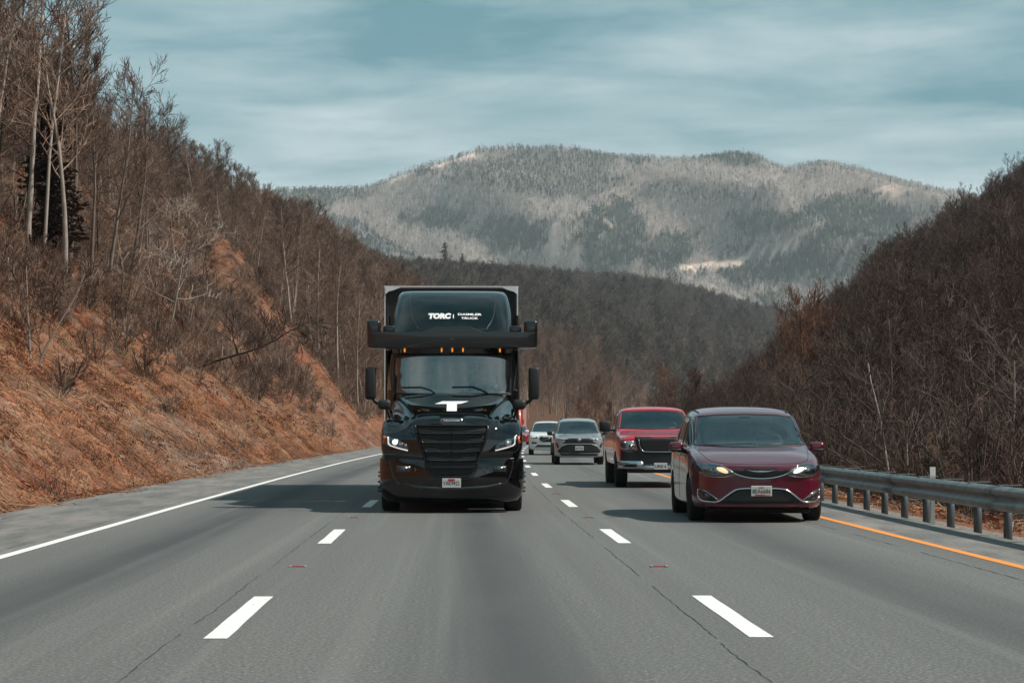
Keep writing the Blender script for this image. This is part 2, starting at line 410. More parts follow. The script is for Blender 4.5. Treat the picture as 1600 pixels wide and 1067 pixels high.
# ---------------------------------------------------------------- guardrail
def guardrail():
    gal = NT('weathered_galvanised_steel'); v = gal.coord('Object')
    f = gal.noise(v, 3, 5, .7); f2 = gal.noise(gal.coord('Object', (1, 1, 14)), 1.4, 4)
    gal.col(gal.mix(gal.ramp(f, [(.35, 0.0), (.65, 1.0)]), (.13, .145, .145, 1), (.27, .29, .285, 1)))
    gal.p(Metallic=.55, Roughness=gal.math('ADD', gal.math('MULTIPLY', f, .25), .38)); G = gal.m
    pm = simple('post_steel', (.105, .125, .135, 1), .55, .35, var=.25)
    SR = 6.97
    root = empty('guardrail', (float(road_x(30)) + SR, 30, 0), label='long grey galvanised steel guardrail on closely set posts beside the outer shoulder', cat='guardrail')
    ox, oy = root.location.x, root.location.y
    prof = [(.0, .325), (-.012, .335), (-.07, .365), (-.082, .385), (-.082, .41), (-.07, .43), (-.015, .465), (-.008, .485), (-.015, .505), (-.07, .54), (-.082, .56), (-.082, .585), (-.07, .605), (-.012, .635), (0, .645)]
    L = 3.36 * 2
    y = 9.0; n = 0
    while y < 190:
        V = []; F = []; m = 9
        for i in range(m):
            yy = y + (L + .0) * i / (m - 1); x = float(road_x(yy)) + SR - .11; z = float(road_z(yy)); lap = -.004 if i < 1 else 0
            for (a, b) in prof: V.append((x + a + lap + (-.003 if i == 0 else 0) - ox, yy - oy, z + b))
        P = len(prof)
        for i in range(m - 1):
            for j in range(P - 1): a = i * P + j; F.append((a, a + 1, a + P + 1, a + P))
        me = mesh('beam', V, F, G, True)
        me = evaluated(me, [('SOLIDIFY', dict(thickness=.004, offset=1))])
        obj('beam', me, root); y += L; n += 1
    pb = MB()
    # posts: rolled I-section with a rounded look, and a block-out behind the beam
    k = 12; V = []; 
    pb.tube([(0, 0, -.35), (0, 0, .63)], .058, 14)
    post = mesh('post', pb.V, pb.F, pm, False)
    for p_ in post.polygons: p_.use_smooth = len(p_.vertices) == 4
    bl = MB().box((-.02, 0, .49), (.10, .12, .34)); 
    block = mesh('blockout', bl.V, bl.F, pm)
    bo = MB(); bo.lathe([(-.128, .001), (-.128, .014), (-.112, .018), (-.112, .001)], 'x', 10, (0, 0, .485)); bolt = mesh('bolt', bo.V, bo.F, G)
    cp = MB().box((.03, 0, .655), (.30, .13, .012)); cap = mesh('post_cap', cp.V, cp.F, G)
    y = 29.06 - 1.68 * 10; i = 0
    while y < 175:
        x = float(road_x(y)) + SR; z = float(road_z(y))
        o = obj('post', post, root, (x - ox, y - oy, z), (0, 0, random.uniform(-.1, .1)))
        b = obj('blockout', block, o, (0, 0, 0)); c = obj('post_cap', cap, o, (0, 0, 0)); obj('bolt', bolt, o, (0, 0, 0)); y += 1.68; i += 1
    yd = 34.4; x = float(road_x(yd)) + SR + .16
    d = empty('delineator', (x, yd, -.06), label='small white delineator marker standing behind the guardrail', cat='road marker')
    MB().box((0, 0, .40), (.06, .02, .9)).obj('post', simple('delineator_post', (.4, .42, .42, 1), .6), d)
    MB().box((0, -.014, .80), (.085, .012, .17)).obj('reflector_plate', simple('delineator_white', (.85, .84, .80, 1), .4), d)
guardrail()
# ---------------------------------------------------------------- trees
def bark(name, dark, light, var=.5):
    t = NT(name); info = t.n('ShaderNodeObjectInfo'); v = t.coord('Object')
    f = t.noise(v, 2.2, 4, .7); r = info.outputs['Random']
    f2 = t.math('ADD', t.math('MULTIPLY', f, 1 - var), t.math('MULTIPLY', r, var))
    t.col(t.mix(t.ramp(f2, [(.25, 0.0), (.75, 1.0)]), dark, light)); t.p(Roughness=.9); t.b.inputs['Specular IOR Level'].default_value = .15
    return t.m
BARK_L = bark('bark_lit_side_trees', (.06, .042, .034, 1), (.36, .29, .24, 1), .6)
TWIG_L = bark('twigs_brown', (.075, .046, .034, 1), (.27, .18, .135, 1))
BARK_R = bark('bark_dark', (.04, .032, .028, 1), (.15, .125, .108, 1))  # shade of the right slope is put into this darker bark and twig colour
TWIG_R = bark('twigs_shade_darkened', (.042, .028, .023, 1), (.128, .083, .066, 1))
TWIG_V = bark('twigs_valley_cloud_shade', (.045, .038, .034, 1), (.15, .125, .108, 1), .7)  # cloud shadow on the ridge is put into the valley tree colours
BARK_V = bark('bark_valley_cloud_shade', (.06, .052, .046, 1), (.24, .21, .19, 1))
TWIG_P = bark('twigs_pale', (.065, .05, .043, 1), (.20, .165, .14, 1))
PALE = bark('bark_pale', (.20, .165, .14, 1), (.40, .345, .30, 1), .2)
def grow(seed, H=11.0, r0=.11, n1=20, spread=.42, base=.28, lean=.0, tw=.011, levels=3, kk=4, upward=.55, wob0=.075, shrub=False, stems=1, dens=1.0):
    """a bare tree: (trunk verts, faces), (crown verts, faces)"""
    rg = random.Random(seed); T = MB(); Cn = MB()
    def rv(a): return Vector((rg.uniform(-a, a), rg.uniform(-a, a), rg.uniform(-a, a)))
    def walk(p, d, L, n, wob, up):
        pts = [p.copy()]; d = d.copy()
        for i in range(n):
            d = (d + rv(wob) + Vector((0, 0, up))).normalized(); p = p + d * (L / n); pts.append(p.copy())
        return pts
    def twig(p, d, L, r):
        q = p + (d + rv(.25)).normalized() * L; a = d.cross(Vector((.3, .5, .8))).normalized() * r; b = d.cross(a).normalized() * r
        Cn.add([p + a, p - a * .5 + b * .87, p - a * .5 - b * .87, q], [(0, 1, 3), (1, 2, 3), (2, 0, 3)])
    def branch(p, d, L, r, lev):
        n = 4 if lev == 1 else 3
        pts = walk(p, d, L, n, .22 if lev > 1 else .16, .10 * upward)
        rad = [max(tw, r * (1 - .8 * i / n)) for i in range(n + 1)]
        Cn.tube(pts, rad, 4 if lev == 1 else 3, False)
        if lev >= levels:
            for _ in range(max(2, int(4 * dens))):
                i = rg.randint(0, n - 1); f = rg.random(); q = pts[i].lerp(pts[i + 1], f); dd = (pts[i + 1] - pts[i]).normalized()
                twig(q, (dd + rv(.75) + Vector((0, 0, .25))).normalized(), L * rg.uniform(.35, .7), tw)
            twig(pts[-1], (pts[-1] - pts[-2]).normalized(), L * .45, tw)
            return
        m = max(2, int((5 if lev == 1 else 4) * dens + rg.random()))
        for j in range(m):
            f = .22 + .75 * (j + rg.random() * .8) / m; k = min(n - 1, int(f * n)); q = pts[k].lerp(pts[k + 1], min(1, f * n - k))
            dd = (pts[k + 1] - pts[k]).normalized(); side = dd.cross(rv(1)).normalized()
            nd = (dd * .75 + side * rg.uniform(.55, .95) + Vector((0, 0, .3 * upward))).normalized()
            branch(q, nd, L * rg.uniform(.38, .58) * (1.15 - .4 * f), rad[k] * .55, lev + 1)
    for s_ in range(stems):
        d0 = Vector((lean + rg.uniform(-.08, .08) + (rg.uniform(-.5, .5) if stems > 1 else 0), rg.uniform(-.08, .08) + (rg.uniform(-.4, .4) if stems > 1 else 0), 1)).normalized()
        h = H * (rg.uniform(.65, 1) if stems > 1 else 1)
        N = 9; pts = walk(Vector((0, 0, -.4)), d0, h, N, wob0, .05)
        rad = [max(.02, r0 * (1.25 if i == 0 else 1) * (1 - .82 * i / N)) for i in range(N + 1)]
        T.tube(pts, rad, 6, False)
        m = int(n1 / stems) + 1
        for j in range(m):
            f = base + (1 - base) * ((j + rg.random()) / m) ** .9; f = min(.985, f); k = min(N - 1, int(f * N)); q = pts[k].lerp(pts[k + 1], f * N - k)
            a = rg.uniform(0, 6.283); tilt = upward * (.45 + f * .9)
            nd = Vector((math.cos(a), math.sin(a), tilt)).normalized()
            L = h * spread * (1.12 - .72 * f) * rg.uniform(.7, 1.15)
            branch(q, nd, L, rad[k] * .45, 1)
        twig(pts[-1], (pts[-1] - pts[-2]).normalized(), .5, tw)
    return T, Cn
def proto(name, mats, **k):
    T, Cn = grow(**k)
    return mesh(name + '_trunk', T.V, T.F, mats[0], True), mesh(name + '_crown', Cn.V, Cn.F, mats[1], False)
LEFTP = [proto('tree', (BARK_L, TWIG_L), seed=100 + i, H=h, r0=r, n1=n, spread=sp, base=b, upward=up) for i, (h, r, n, sp, b, up) in enumerate([
    (11, .12, 22, .34, .35, .8), (12.5, .14, 24, .32, .42, .9), (9.5, .10, 20, .38, .25, .7), (13, .13, 22, .28, .5, 1.0), (10, .11, 20, .42, .3, .6), (8, .08, 18, .4, .2, .8)])]
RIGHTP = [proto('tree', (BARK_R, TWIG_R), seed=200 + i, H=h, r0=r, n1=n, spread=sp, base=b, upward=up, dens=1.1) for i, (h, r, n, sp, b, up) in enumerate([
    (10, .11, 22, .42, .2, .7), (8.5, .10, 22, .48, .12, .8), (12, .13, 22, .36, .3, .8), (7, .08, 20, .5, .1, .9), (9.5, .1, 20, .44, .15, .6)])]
VALP = [proto('tree', (BARK_V, TWIG_V), seed=300 + i, H=h, r0=.13, n1=18, spread=.42, base=b, upward=up, tw=.028, levels=2, dens=1.6) for i, (h, b, up) in enumerate([
    (12, .42, .45), (11, .34, .4), (12.5, .5, .5), (10, .3, .45)])]
SHRUB_L = [proto('shrub', (BARK_L, TWIG_L), seed=400 + i, H=h, r0=.025, n1=22, spread=.5, base=.08, upward=.9, tw=.006, stems=5, levels=2, dens=1.5) for i, h in enumerate((1.6, 2.4, 2.0))]
SHRUB_R = [proto('shrub', (BARK_R, TWIG_R), seed=500 + i, H=h, r0=.03, n1=26, spread=.55, base=.05, upward=.8, tw=.007, stems=6, levels=2, dens=1.6) for i, h in enumerate((2.6, 3.4, 2.1))]
def rust(): 
    return bark('rusty_twigs', (.09, .042, .028, 1), (.22, .11, .07, 1))
RUST = rust()
RUSTP = [proto('tree', (BARK_R, RUST), seed=600 + i, H=h, r0=.09, n1=26, spread=.45, base=.1, upward=1.1, tw=.012, dens=1.2) for i, h in enumerate((8, 9.5))]
# evergreens
def conifer(seed, H, w, mat, nm, droop=.25, n=26, bare=.12, irregular=.3):
    rg = random.Random(seed); T = MB(); Cn = MB()
    T.tube([(0, 0, -.4), (0, 0, H * .5), (0, 0, H)], [H * .014, H * .009, .02], 6, False)
    z = H * bare
    while z < H * .985:
        f = (z / H - bare) / (1 - bare); L = w * (1 - f) ** .75 * (1 if f > .12 else .6 + f * 3) + .12
        for j in range(7):
            a = rg.uniform(0, 6.283); l = L * rg.uniform(1 - irregular, 1.12); d = Vector((math.cos(a), math.sin(a), rg.uniform(-droop, droop * .6)))
            for q in range(max(3, int(l * 5))):
                t = (q + rg.random()) / max(3, int(l * 5)) * l; p = Vector((0, 0, z)) + d * t + Vector((0, 0, -.1 * t * t / max(l, .3)))
                for _ in range(3):
                    e = Vector((rg.gauss(0, 1), rg.gauss(0, 1), rg.gauss(0, .5))).normalized() * rg.uniform(.16, .34); g = e.cross(Vector((rg.random(), rg.random(), rg.random()))).normalized() * rg.uniform(.05, .10)
                    Cn.add([p - g, p + g, p + e], [(0, 1, 2)])
        z += H / n * rg.uniform(.6, 1.2)
    return mesh(nm + '_trunk', T.V, T.F, BARK_R, True), mesh(nm + '_crown', Cn.V, Cn.F, mat, False)
GREEN = bark('evergreen_needles', (.010, .020, .014, 1), (.035, .055, .035, 1))
BROWNC = bark('winter_cedar', (.020, .012, .009, 1), (.055, .030, .022, 1))
CEDAR = conifer(5, 9, 1.5, BROWNC, 'cedar', n=78)
PINE = [conifer(6, 12, 2.6, GREEN, 'pine', .5, 40, .25, .6), conifer(7, 9, 2.2, GREEN, 'pine', .5, 34, .15, .6), conifer(8, 14, 3.4, GREEN, 'pine', .6, 42, .42, .75)]

CAMV = Vector((0, 0, CAM_H)); FX = 3472.0
def project(x, y, z):
    """photo pixel of a world point (for choosing what is in view)"""
    return 800 + FX * x / y, 671 - FX * (z - CAM_H) / y
def tree_obj(P, loc, rz, sc, label, group, name='bare_tree', cat='tree', lean=(0, 0)):
    o = empty(name, loc, label=label, cat=cat, group=group); o.rotation_euler = (lean[0], lean[1], rz); o.scale = (sc[0], sc[0], sc[1])
    obj('trunk', P[0], o); obj('crown', P[1], o); return o
# instanced masses (stuff): points carrying a rotation, a scale and which shape they take
def scatter(name, protos, pts, label, cat):
    """protos: list of meshes lists joined per shape; pts: rows x y z rx ry rz scale idx"""
    pc = bpy.data.collections.new(name + '_shapes')
    for i, ms in enumerate(protos):
        if isinstance(ms, tuple):
            V = []; F = []; fm = []; mats = []
            for k, me in enumerate(ms):
                b = len(V); V += [v.co[:] for v in me.vertices]; F += [tuple(q + b for q in p.vertices) for p in me.polygons]; fm += [k] * len(me.polygons); mats.append(me.materials[0])
            me = mesh(f'{name}_{i:02d}', V, F, mats=mats, fm=fm)
        else: me = ms
        pc.objects.link(bpy.data.objects.new(f'{name}_shape_{i:02d}', me))
    A = np.array(pts, dtype=np.float32).reshape(-1, 8)
    me = bpy.data.meshes.new(name); me.vertices.add(len(A)); me.vertices.foreach_set('co', A[:, :3].ravel())
    q = me.attributes.new('irot', 'FLOAT_VECTOR', 'POINT'); q.data.foreach_set('vector', A[:, 3:6].ravel())
    q = me.attributes.new('iscl', 'FLOAT', 'POINT'); q.data.foreach_set('value', A[:, 6].copy())
    q = me.attributes.new('iidx', 'INT', 'POINT'); q.data.foreach_set('value', A[:, 7].astype(np.int32))
    o = obj(name, me); tag(o, label, cat, kind='stuff')
    g = bpy.data.node_groups.new(name, 'GeometryNodeTree')
    g.interface.new_socket('Geometry', in_out='INPUT', socket_type='NodeSocketGeometry'); g.interface.new_socket('Geometry', in_out='OUTPUT', socket_type='NodeSocketGeometry')
    N = g.nodes; L = g.links; gi = N.new('NodeGroupInput'); go = N.new('NodeGroupOutput')
    ci = N.new('GeometryNodeCollectionInfo'); ci.inputs['Collection'].default_value = pc; ci.inputs['Separate Children'].default_value = True; ci.inputs['Reset Children'].default_value = True
    ip = N.new('GeometryNodeInstanceOnPoints'); ip.inputs['Pick Instance'].default_value = True
    L.new(gi.outputs[0], ip.inputs['Points']); L.new(ci.outputs[0], ip.inputs['Instance'])
    def na(n, t):
        a = N.new('GeometryNodeInputNamedAttribute'); a.data_type = t; a.inputs['Name'].default_value = n; return a.outputs['Attribute']
    L.new(na('irot', 'FLOAT_VECTOR'), ip.inputs['Rotation']); L.new(na('iscl', 'FLOAT'), ip.inputs['Scale']); L.new(na('iidx', 'INT'), ip.inputs['Instance Index'])
    L.new(ip.outputs[0], go.inputs[0])
    md = o.modifiers.new('scatter', 'NODES'); md.node_group = g
    return o

def place(u_lo, u_hi, y0, y1, spacing, side, jitter=.5):
    """jittered grid in road coordinates -> arrays s, Y"""
    ys = np.arange(y0, y1, spacing); us = np.arange(u_lo, u_hi, spacing)
    U, Y = np.meshgrid(us, ys); U = U.ravel() + rng.uniform(-jitter, jitter, U.size) * spacing; Y = Y.ravel() + rng.uniform(-jitter, jitter, Y.size) * spacing
    return (LEFT - U if side < 0 else RIGHT + U), Y
def inview(X, Y, Z, m=130, h=12):
    px = 800 + FX * X / Y; py = 671 - FX * (Z + h - CAM_H) / Y
    return (px > -m) & (px < 1600 + m) & (py < 1100) & (671 - FX * (Z - CAM_H) / Y > -260)
def forest():
    rows = []    # (size, kind, x, y, z, rz, scale, proto index)
    def put(kind, s, Y, nproto, smin, smax, keep):
        X = road_x(Y) + s; Z = ground(s, Y); k = keep(s, Y, X, Z) & inview(X, Y, Z)
        for x, y, z in zip(X[k], Y[k], Z[k]):
            sc = rng.uniform(smin, smax)
            lim = np.interp(800 + FX * x / y, *SKYL[kind]); room = (671 - lim) * y / FX + CAM_H - z      # how tall the crowns stand here
            if room < (1.0 if kind == 'V' else 3.0): continue
            if kind == 'V': room = max(room, 5)
            sc = min(sc, room / (13.8 if kind == 'R' else 13.6 if kind == 'L' else 11.5) * rng.uniform(.84, 1.02))
            if kind == 'L' and 100 < y < 146 + 2.25 * (LEFT - (x - float(road_x(y)))) < 225: sc *= rng.uniform(.5, .8)
            rows.append((10 * sc / y, kind, x, y, z, rng.uniform(0, 6.28), sc, int(rng.integers(nproto))))
    # left hillside
    def keepL(s, Y, X, Z):
        u = LEFT - s; cs = 146 + 2.25 * u; edge = np.interp(Y, [30, 60, 80, 110, 150, 200], [11, 9.6, 8.8, 10.5, 14, 17]) + 3 * (fbm(Y * .07, u * 0, 91, 2) - .5) * 2
        d = fbm(X * .05, Y * .05, 92, 3)
        return (((u > edge) & (Y < cs)) | ((Y > cs + 8) & (u > 1.6))) & (rng.random(len(s)) < np.clip(.35 + 1.4 * (d - .3), .3, 1)) & ~((np.abs(Y - cs) < 9) & (u < 27))
    s, Y = place(4, 75, 42, 330, 2.7, -1); put('L', s, Y, 6, .65, 1.1, keepL)
    s, Y = place(3, 95, 330, 620, 4.0, -1); put('L', s, Y, 6, .75, 1.15, lambda s, Y, X, Z: LEFT - s > 4)
    # valley ridge beyond
    s, Y = place(3, 330, 620, 1500, 6.5, -1); put('V', s, Y, 4, .7, 1.15, lambda s, Y, X, Z: (X < Y * .24) & (X > -Y * .12))
    # right hillside
    def keepR(s, Y, X, Z):
        v = s - RIGHT; d = fbm(X * .05, Y * .05, 93, 3)
        return (v > 7.5) & (rng.random(len(s)) < np.clip(.5 + 1.4 * (d - .3), .4, 1))
    s, Y = place(6, 90, 40, 330, 3.0, 1); put('R', s, Y, 5, .55, 1.1, keepR)
    s, Y = place(5, 120, 330, 700, 4.6, 1); put('R', s, Y, 5, .75, 1.15, lambda s, Y, X, Z: s - RIGHT > 6)
    return rows
SHAPES = {'L': ['round-crowned', 'tall high-crowned', 'low broad', 'very tall narrow', 'wide spreading', 'small slender'], 'R': ['round-crowned', 'low broad', 'tall straight', 'small bushy', 'wide spreading']}
SKYL = {'L': ([-200, 0, 150, 215, 300, 380, 430, 500, 590, 640, 760, 1600], [-600, -180, -40, 45, 190, 245, 280, 325, 390, 415, 500, 500]),
        'R': ([600, 1000, 1100, 1150, 1200, 1250, 1330, 1400, 1500, 1600, 1800], [660, 640, 590, 565, 520, 468, 415, 345, 288, 222, 120]),
        'V': ([500, 640, 700, 850, 950, 1050, 1150, 1250, 1400], [392, 408, 409, 418, 426, 428, 448, 458, 450])}
ROWS = forest()
ROWS.sort(key=lambda r: -r[0])
protos = {'L': LEFTP, 'R': RIGHTP, 'V': VALP}
NIND = 270
def zone(kind, x, y, z):
    px, py = project(x, y, z)
    if kind == 'L':
        if y < 82: return 'on the bank top nearest the camera'
        tier = 'low on' if py > 470 else 'midway up' if py > 330 else 'high on'
        if px < 130: return tier + ' left hillside, by the picture edge'
        if px < 300: return tier + ' left hillside, beyond the dark cedar'
        return tier + ' left hillside, towards the black truck'
    tier = 'low on' if py > 640 else 'midway up' if py > 500 else 'high on'
    if px > 1480: return tier + ' right slope, by the picture edge'
    if px > 1330: return tier + ' right slope, above the delineator'
    return tier + ' right slope, above the minivan'
ORD = ['', 'second', 'third', 'fourth', 'fifth', 'sixth', 'seventh', 'eighth', 'ninth', 'tenth', 'eleventh', 'twelfth', 'thirteenth', 'fourteenth', 'fifteenth', 'sixteenth', 'seventeenth', 'eighteenth', 'nineteenth', 'twentieth']
def label_for(kind, x, y, z, i):
    px, py = project(x, y, z)
    if kind == 'L':
        if y < 75: return 'tall bare brown tree standing right above the red clay bank'
        if px < 180: return 'slender bare tree high on the left hillside near the picture edge'
        if y < 150: return 'bare brown tree on the steep left hillside above the bushy bank'
        return 'bare brown tree further along the left hillside towards the black truck'
    if px > 1450: return 'dark bare tree on the slope behind the nearest guardrail posts'
    if y < 110: return 'dark bare tree in the thicket behind the guardrail'
    return 'dark bare tree on the shaded slope beyond the maroon minivan'
classes = {}; n = 0; mass = {'L': [], 'R': [], 'V': []}
for r in ROWS:
    sz, kind, x, y, z, rz, sc, pi = r
    px, py = project(x, y, z)
    ptop = project(x, y, z + 11 * sc)[1]
    vis = -10 < px < 1610 and ptop < 800 and py > -30
    if n < NIND and kind != 'V' and vis:
        zn = zone(kind, x, y, z); t_ = tree_obj(protos[kind][pi], (x, y, z), rz, (sc * random.uniform(.9, 1.1), sc), None, 'bare trees on the left hillside' if kind == 'L' else 'dark bare trees on the right slope'); n += 1
        classes.setdefault((SHAPES[kind][pi] + (' brown' if kind == 'L' else ' dark') + ' tree', zn), []).append((px, t_))
    else: mass[kind].append((x, y, z, random.uniform(-.06, .06), random.uniform(-.06, .06), rz, sc, pi))
for (a, b), mem in classes.items():
    mem.sort(key=lambda q: q[0])
    for i, (_, t_) in enumerate(mem):
        if len(mem) == 1: t_['label'] = 'single ' + a + ' ' + b
        elif i == 0: t_['label'] = 'leftmost ' + a + ' ' + b
        elif i == len(mem) - 1: t_['label'] = 'rightmost ' + a + ' ' + b
        else: t_['label'] = ORD[min(i, 19)] + ' ' + a + ' from left ' + b
print('trees', {k: len(v) for k, v in mass.items()}, 'individual', n)
scatter('hillside_woods', LEFTP, mass['L'], 'bare brown winter woods covering the steep left hillside', 'woods')
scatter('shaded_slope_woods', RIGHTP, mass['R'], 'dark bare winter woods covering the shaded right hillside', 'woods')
VAL = VALP + [PINE[0], PINE[2]]
vm = mass['V']
vm = [r if rng.random() > .012 else r[:6] + (r[6] * .9, 4 + int(rng.integers(2))) for r in vm]
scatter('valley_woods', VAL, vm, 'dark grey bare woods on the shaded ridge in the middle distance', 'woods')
# ---------------------------------------------------------------- undergrowth
def clump(seed, n, L, w, lay, mat, nm, curl=.3):
    rg = random.Random(seed); M = MB()
    for _ in range(n):
        a = rg.uniform(0, 6.283); p = Vector((rg.gauss(0, .14), rg.gauss(0, .14), -.02)); l = L * rg.uniform(.5, 1.1)
        d = Vector((math.cos(a) * rg.uniform(.1, lay), math.sin(a) * rg.uniform(.1, lay), rg.uniform(.35, 1))).normalized()
        side = d.cross(Vector((0, 0, 1))).normalized() * w; q = p + d * l * .55; e = q + (d + Vector((math.cos(a), math.sin(a), -.4)) * curl).normalized() * l * .45
        M.add([p - side, p + side, q + side * .7, q - side * .7, e], [(0, 1, 2, 3), (3, 2, 4)])
    return mesh(nm, M.V, M.F, mat)
def rocks(seed):
    rg = random.Random(seed); M = MB(); st = simple('pale_stone', (.26, .21, .18, 1), .9, var=.3)
    for _ in range(5):
        c = Vector((rg.uniform(-.25, .25), rg.uniform(-.25, .25), .0)); r = rg.uniform(.03, .11)
        V, F = rbox(c, (r * 2, r * 1.5, r * 1.3), r * .45, 1, Matrix.Rotation(rg.uniform(0, 3), 3, 'Z') @ Matrix.Rotation(rg.uniform(-.4, .4), 3, 'X')); M.add([v + Vector((rg.gauss(0, .012), rg.gauss(0, .012), rg.gauss(0, .012))) for v in V], F)
    return mesh('stones', M.V, M.F, st)
def litter(seed, n, mat, nm, L=.5, w=.008):
    """fallen stems and leaves lying along the slope (local x = downhill)"""
    rg = random.Random(seed); M = MB()
    for _ in range(n):
        p = Vector((rg.uniform(-.5, .5), rg.uniform(-.5, .5), rg.uniform(0, .07))); a = rg.gauss(0, .55); l = L * rg.uniform(.3, 1.3)
        d = Vector((math.cos(a), math.sin(a), rg.uniform(-.12, .28))) * l; s = Vector((-math.sin(a), math.cos(a), rg.uniform(-.5, .5))).normalized() * w * rg.uniform(.6, 1.6)
        M.add([p - s, p + s, p + d + s * .4, p + d - s * .4], [(0, 1, 2, 3)])
    return mesh(nm, M.V, M.F, mat)
STRAW = bark('dry_straw', (.12, .060, .036, 1), (.42, .25, .15, 1), .45)
STRAW2 = bark('rust_red_grass', (.15, .056, .028, 1), (.42, .185, .095, 1), .45)
STALK = bark('grey_stalks', (.16, .12, .10, 1), (.44, .38, .32, 1), .4)
DARKST = bark('dark_stems', (.035, .022, .017, 1), (.10, .065, .05, 1), .4)
UND = [clump(1, 60, .20, .004, 1.0, STRAW, 'tuft'), clump(2, 60, .18, .0045, 1.2, STRAW2, 'tuft'), clump(3, 46, .26, .004, .9, STRAW2, 'tuft'),
       litter(4, 80, STALK, 'litter', .34, .003), litter(5, 150, STRAW, 'litter', .24, .0045), litter(6, 190, STRAW2, 'litter', .11, .010), clump(8, 34, .42, .005, .8, DARKST, 'tuft'), rocks(9)]
def undergrowth():
    pts = []
    def add(s, Y, f):
        X = road_x(Y) + s; Z = ground(s, Y); k = inview(X, Y, Z, 60, .5)
        s, Y, X, Z = s[k], Y[k], X[k], Z[k]
        e = .25; gs = (ground(s + e, Y) - ground(s - e, Y)) / (2 * e)
        for i in range(len(s)):
            r = f(LEFT - s[i] if s[i] < 0 else s[i] - RIGHT, Y[i], X[i])
            if r is None: continue
            idx, sc, up = r; tilt = math.atan(gs[i])
            if idx in (3, 4, 5):      # lie on the slope, local x along the fall line
                pts.append((X[i], Y[i], Z[i] + .03, rng.uniform(-.1, .1), -tilt, rng.uniform(-.5, .5) if rng.random() < .75 else rng.uniform(0, 6.28), sc, idx))
            else: pts.append((X[i], Y[i], Z[i], rng.uniform(-.25, .25), -tilt * .4, rng.uniform(0, 6.28), sc, idx))
    def fl(u, y, x):
        big = vnoise(np.array([u * .16]), np.array([y * .07]), 7)[0]; r = rng.random()
        if r < .10 + .22 * (big < .5) + (.2 if u < 1.2 else 0): return (1, rng.uniform(.6, 1.1), 0) if u > .25 else None
        if r < .24: return (2, rng.uniform(.6, 1.1), 0)
        if r < .36: return (0, rng.uniform(.5, 1.2), 0)
        if r < .36 + .42 * max(0, big - .3): return (3, rng.uniform(.8, 1.5), 0)
        if r < .70: return (4, rng.uniform(.7, 1.5), 0)
        if r < .90: return (5, rng.uniform(.8, 1.5), 0)
        return (6, rng.uniform(.6, 1.4), 0) if r < .985 else (7, rng.uniform(.4, 1.3), 0)
    s, Y = place(.15, 11.5, 33, 120, .36, -1); add(s, Y, fl)
    s, Y = place(.15, 26, 120, 240, .62, -1); add(s, Y, fl)
    s, Y = place(11.5, 30, 40, 140, 1.1, -1); add(s, Y, fl)
    s, Y = place(16, 40, 150, 330, 1.5, -1); add(s, Y, fl)
    def fr(v, y, x):
        r = rng.random()
        if v < 1.2: return None
        return (2 if r < .3 else 1 if r < .62 else 0 if r < .75 else 3 if r < .86 else 5, rng.uniform(.7, 1.6), 0)
    s, Y = place(.7, 7, 24, 110, .42, 1); add(s, Y, fr)
    s, Y = place(7, 26, 30, 160, 1.2, 1); add(s, Y, fr)
    scatter('undergrowth', UND, pts, 'dry rusty grass, dead stalks and leaf litter over the banks', 'undergrowth'); print('undergrowth', len(pts))
    bp = []
    def brush(s, Y, dens, lo, hi, n0, nn, fn=None):
        X = road_x(Y) + s; Z = ground(s, Y); k = inview(X, Y, Z, 60, 2)
        for a, y, x, z in zip(s[k], Y[k], X[k], Z[k]):
            if rng.random() < (fn(a, y) if fn else dens): bp.append((x, y, z, rng.uniform(-.15, .15), rng.uniform(-.15, .15), rng.uniform(0, 6.28), rng.uniform(lo, hi), n0 + int(rng.integers(nn))))
    def dl(s, y):
        u = LEFT - s; n_ = fbm(np.array([u * .2]), np.array([y * .06]), 17, 3)[0]
        e = float(np.interp(y, [33, 60, 85, 110, 150, 300], [9.5, 7.5, 4.4, 2.6, 2.0, 1.5]))
        return min(1, max(0, (u - e) * .4)) * (.32 + 1.2 * max(0, n_ - .33) * 2) * (1 if abs(y - 146 - 2.25 * u) > 8 else .30) + .012
    s, Y = place(.8, 14, 36, 300, 1.15, -1); brush(s, Y, 0, .5, 1.15, 0, 3, dl)
    s, Y = place(14, 50, 50, 330, 2.6, -1); brush(s, Y, .6, .6, 1.3, 0, 3)
    s, Y = place(2.6, 20, 32, 200, 1.3, 1); brush(s, Y, .65, .5, 1.1, 3, 3)
    s, Y = place(20, 60, 60, 330, 3.0, 1); brush(s, Y, .7, .7, 1.3, 3, 3)
    scatter('brush', SHRUB_L + SHRUB_R, bp, 'leafless twiggy brush growing over the bank and behind the guardrail', 'brush'); print('brush', len(bp))
undergrowth()

# ---------------------------------------------------------------- trees one can single out
def at_px(px, D, side):
    """ground point at distance D whose column is px in the photograph"""
    X = (px - 800) / FX * D; s = X - float(road_x(D)); return (X, D, float(ground(s, D)))
def solo(px, D, P, name, label, rz=0., sc=1., w=None, lean=(0, 0), cat='tree'):
    tree_obj(P, at_px(px, D, 0), rz, (w or sc, sc), label, None, name, cat, lean)
big = lambda seed, **k: proto('tree', (k.pop('m', PALE), k.pop('t', TWIG_L)), seed=seed, **k)
solo(100, 82, big(31, H=10.5, r0=.12, n1=16, spread=.4, base=.4, upward=.9), 'bare_tree', 'pale crooked trunk leaning at the top of the red bank, right of the dark cedar', .3, 1.0, lean=(0, .14))
solo(42, 84, big(32, H=12.5, r0=.13, n1=14, spread=.42, base=.35, upward=.7), 'bare_tree', 'pale straight trunk left of the dark cedar on the bank top', 2.0, 1.0)
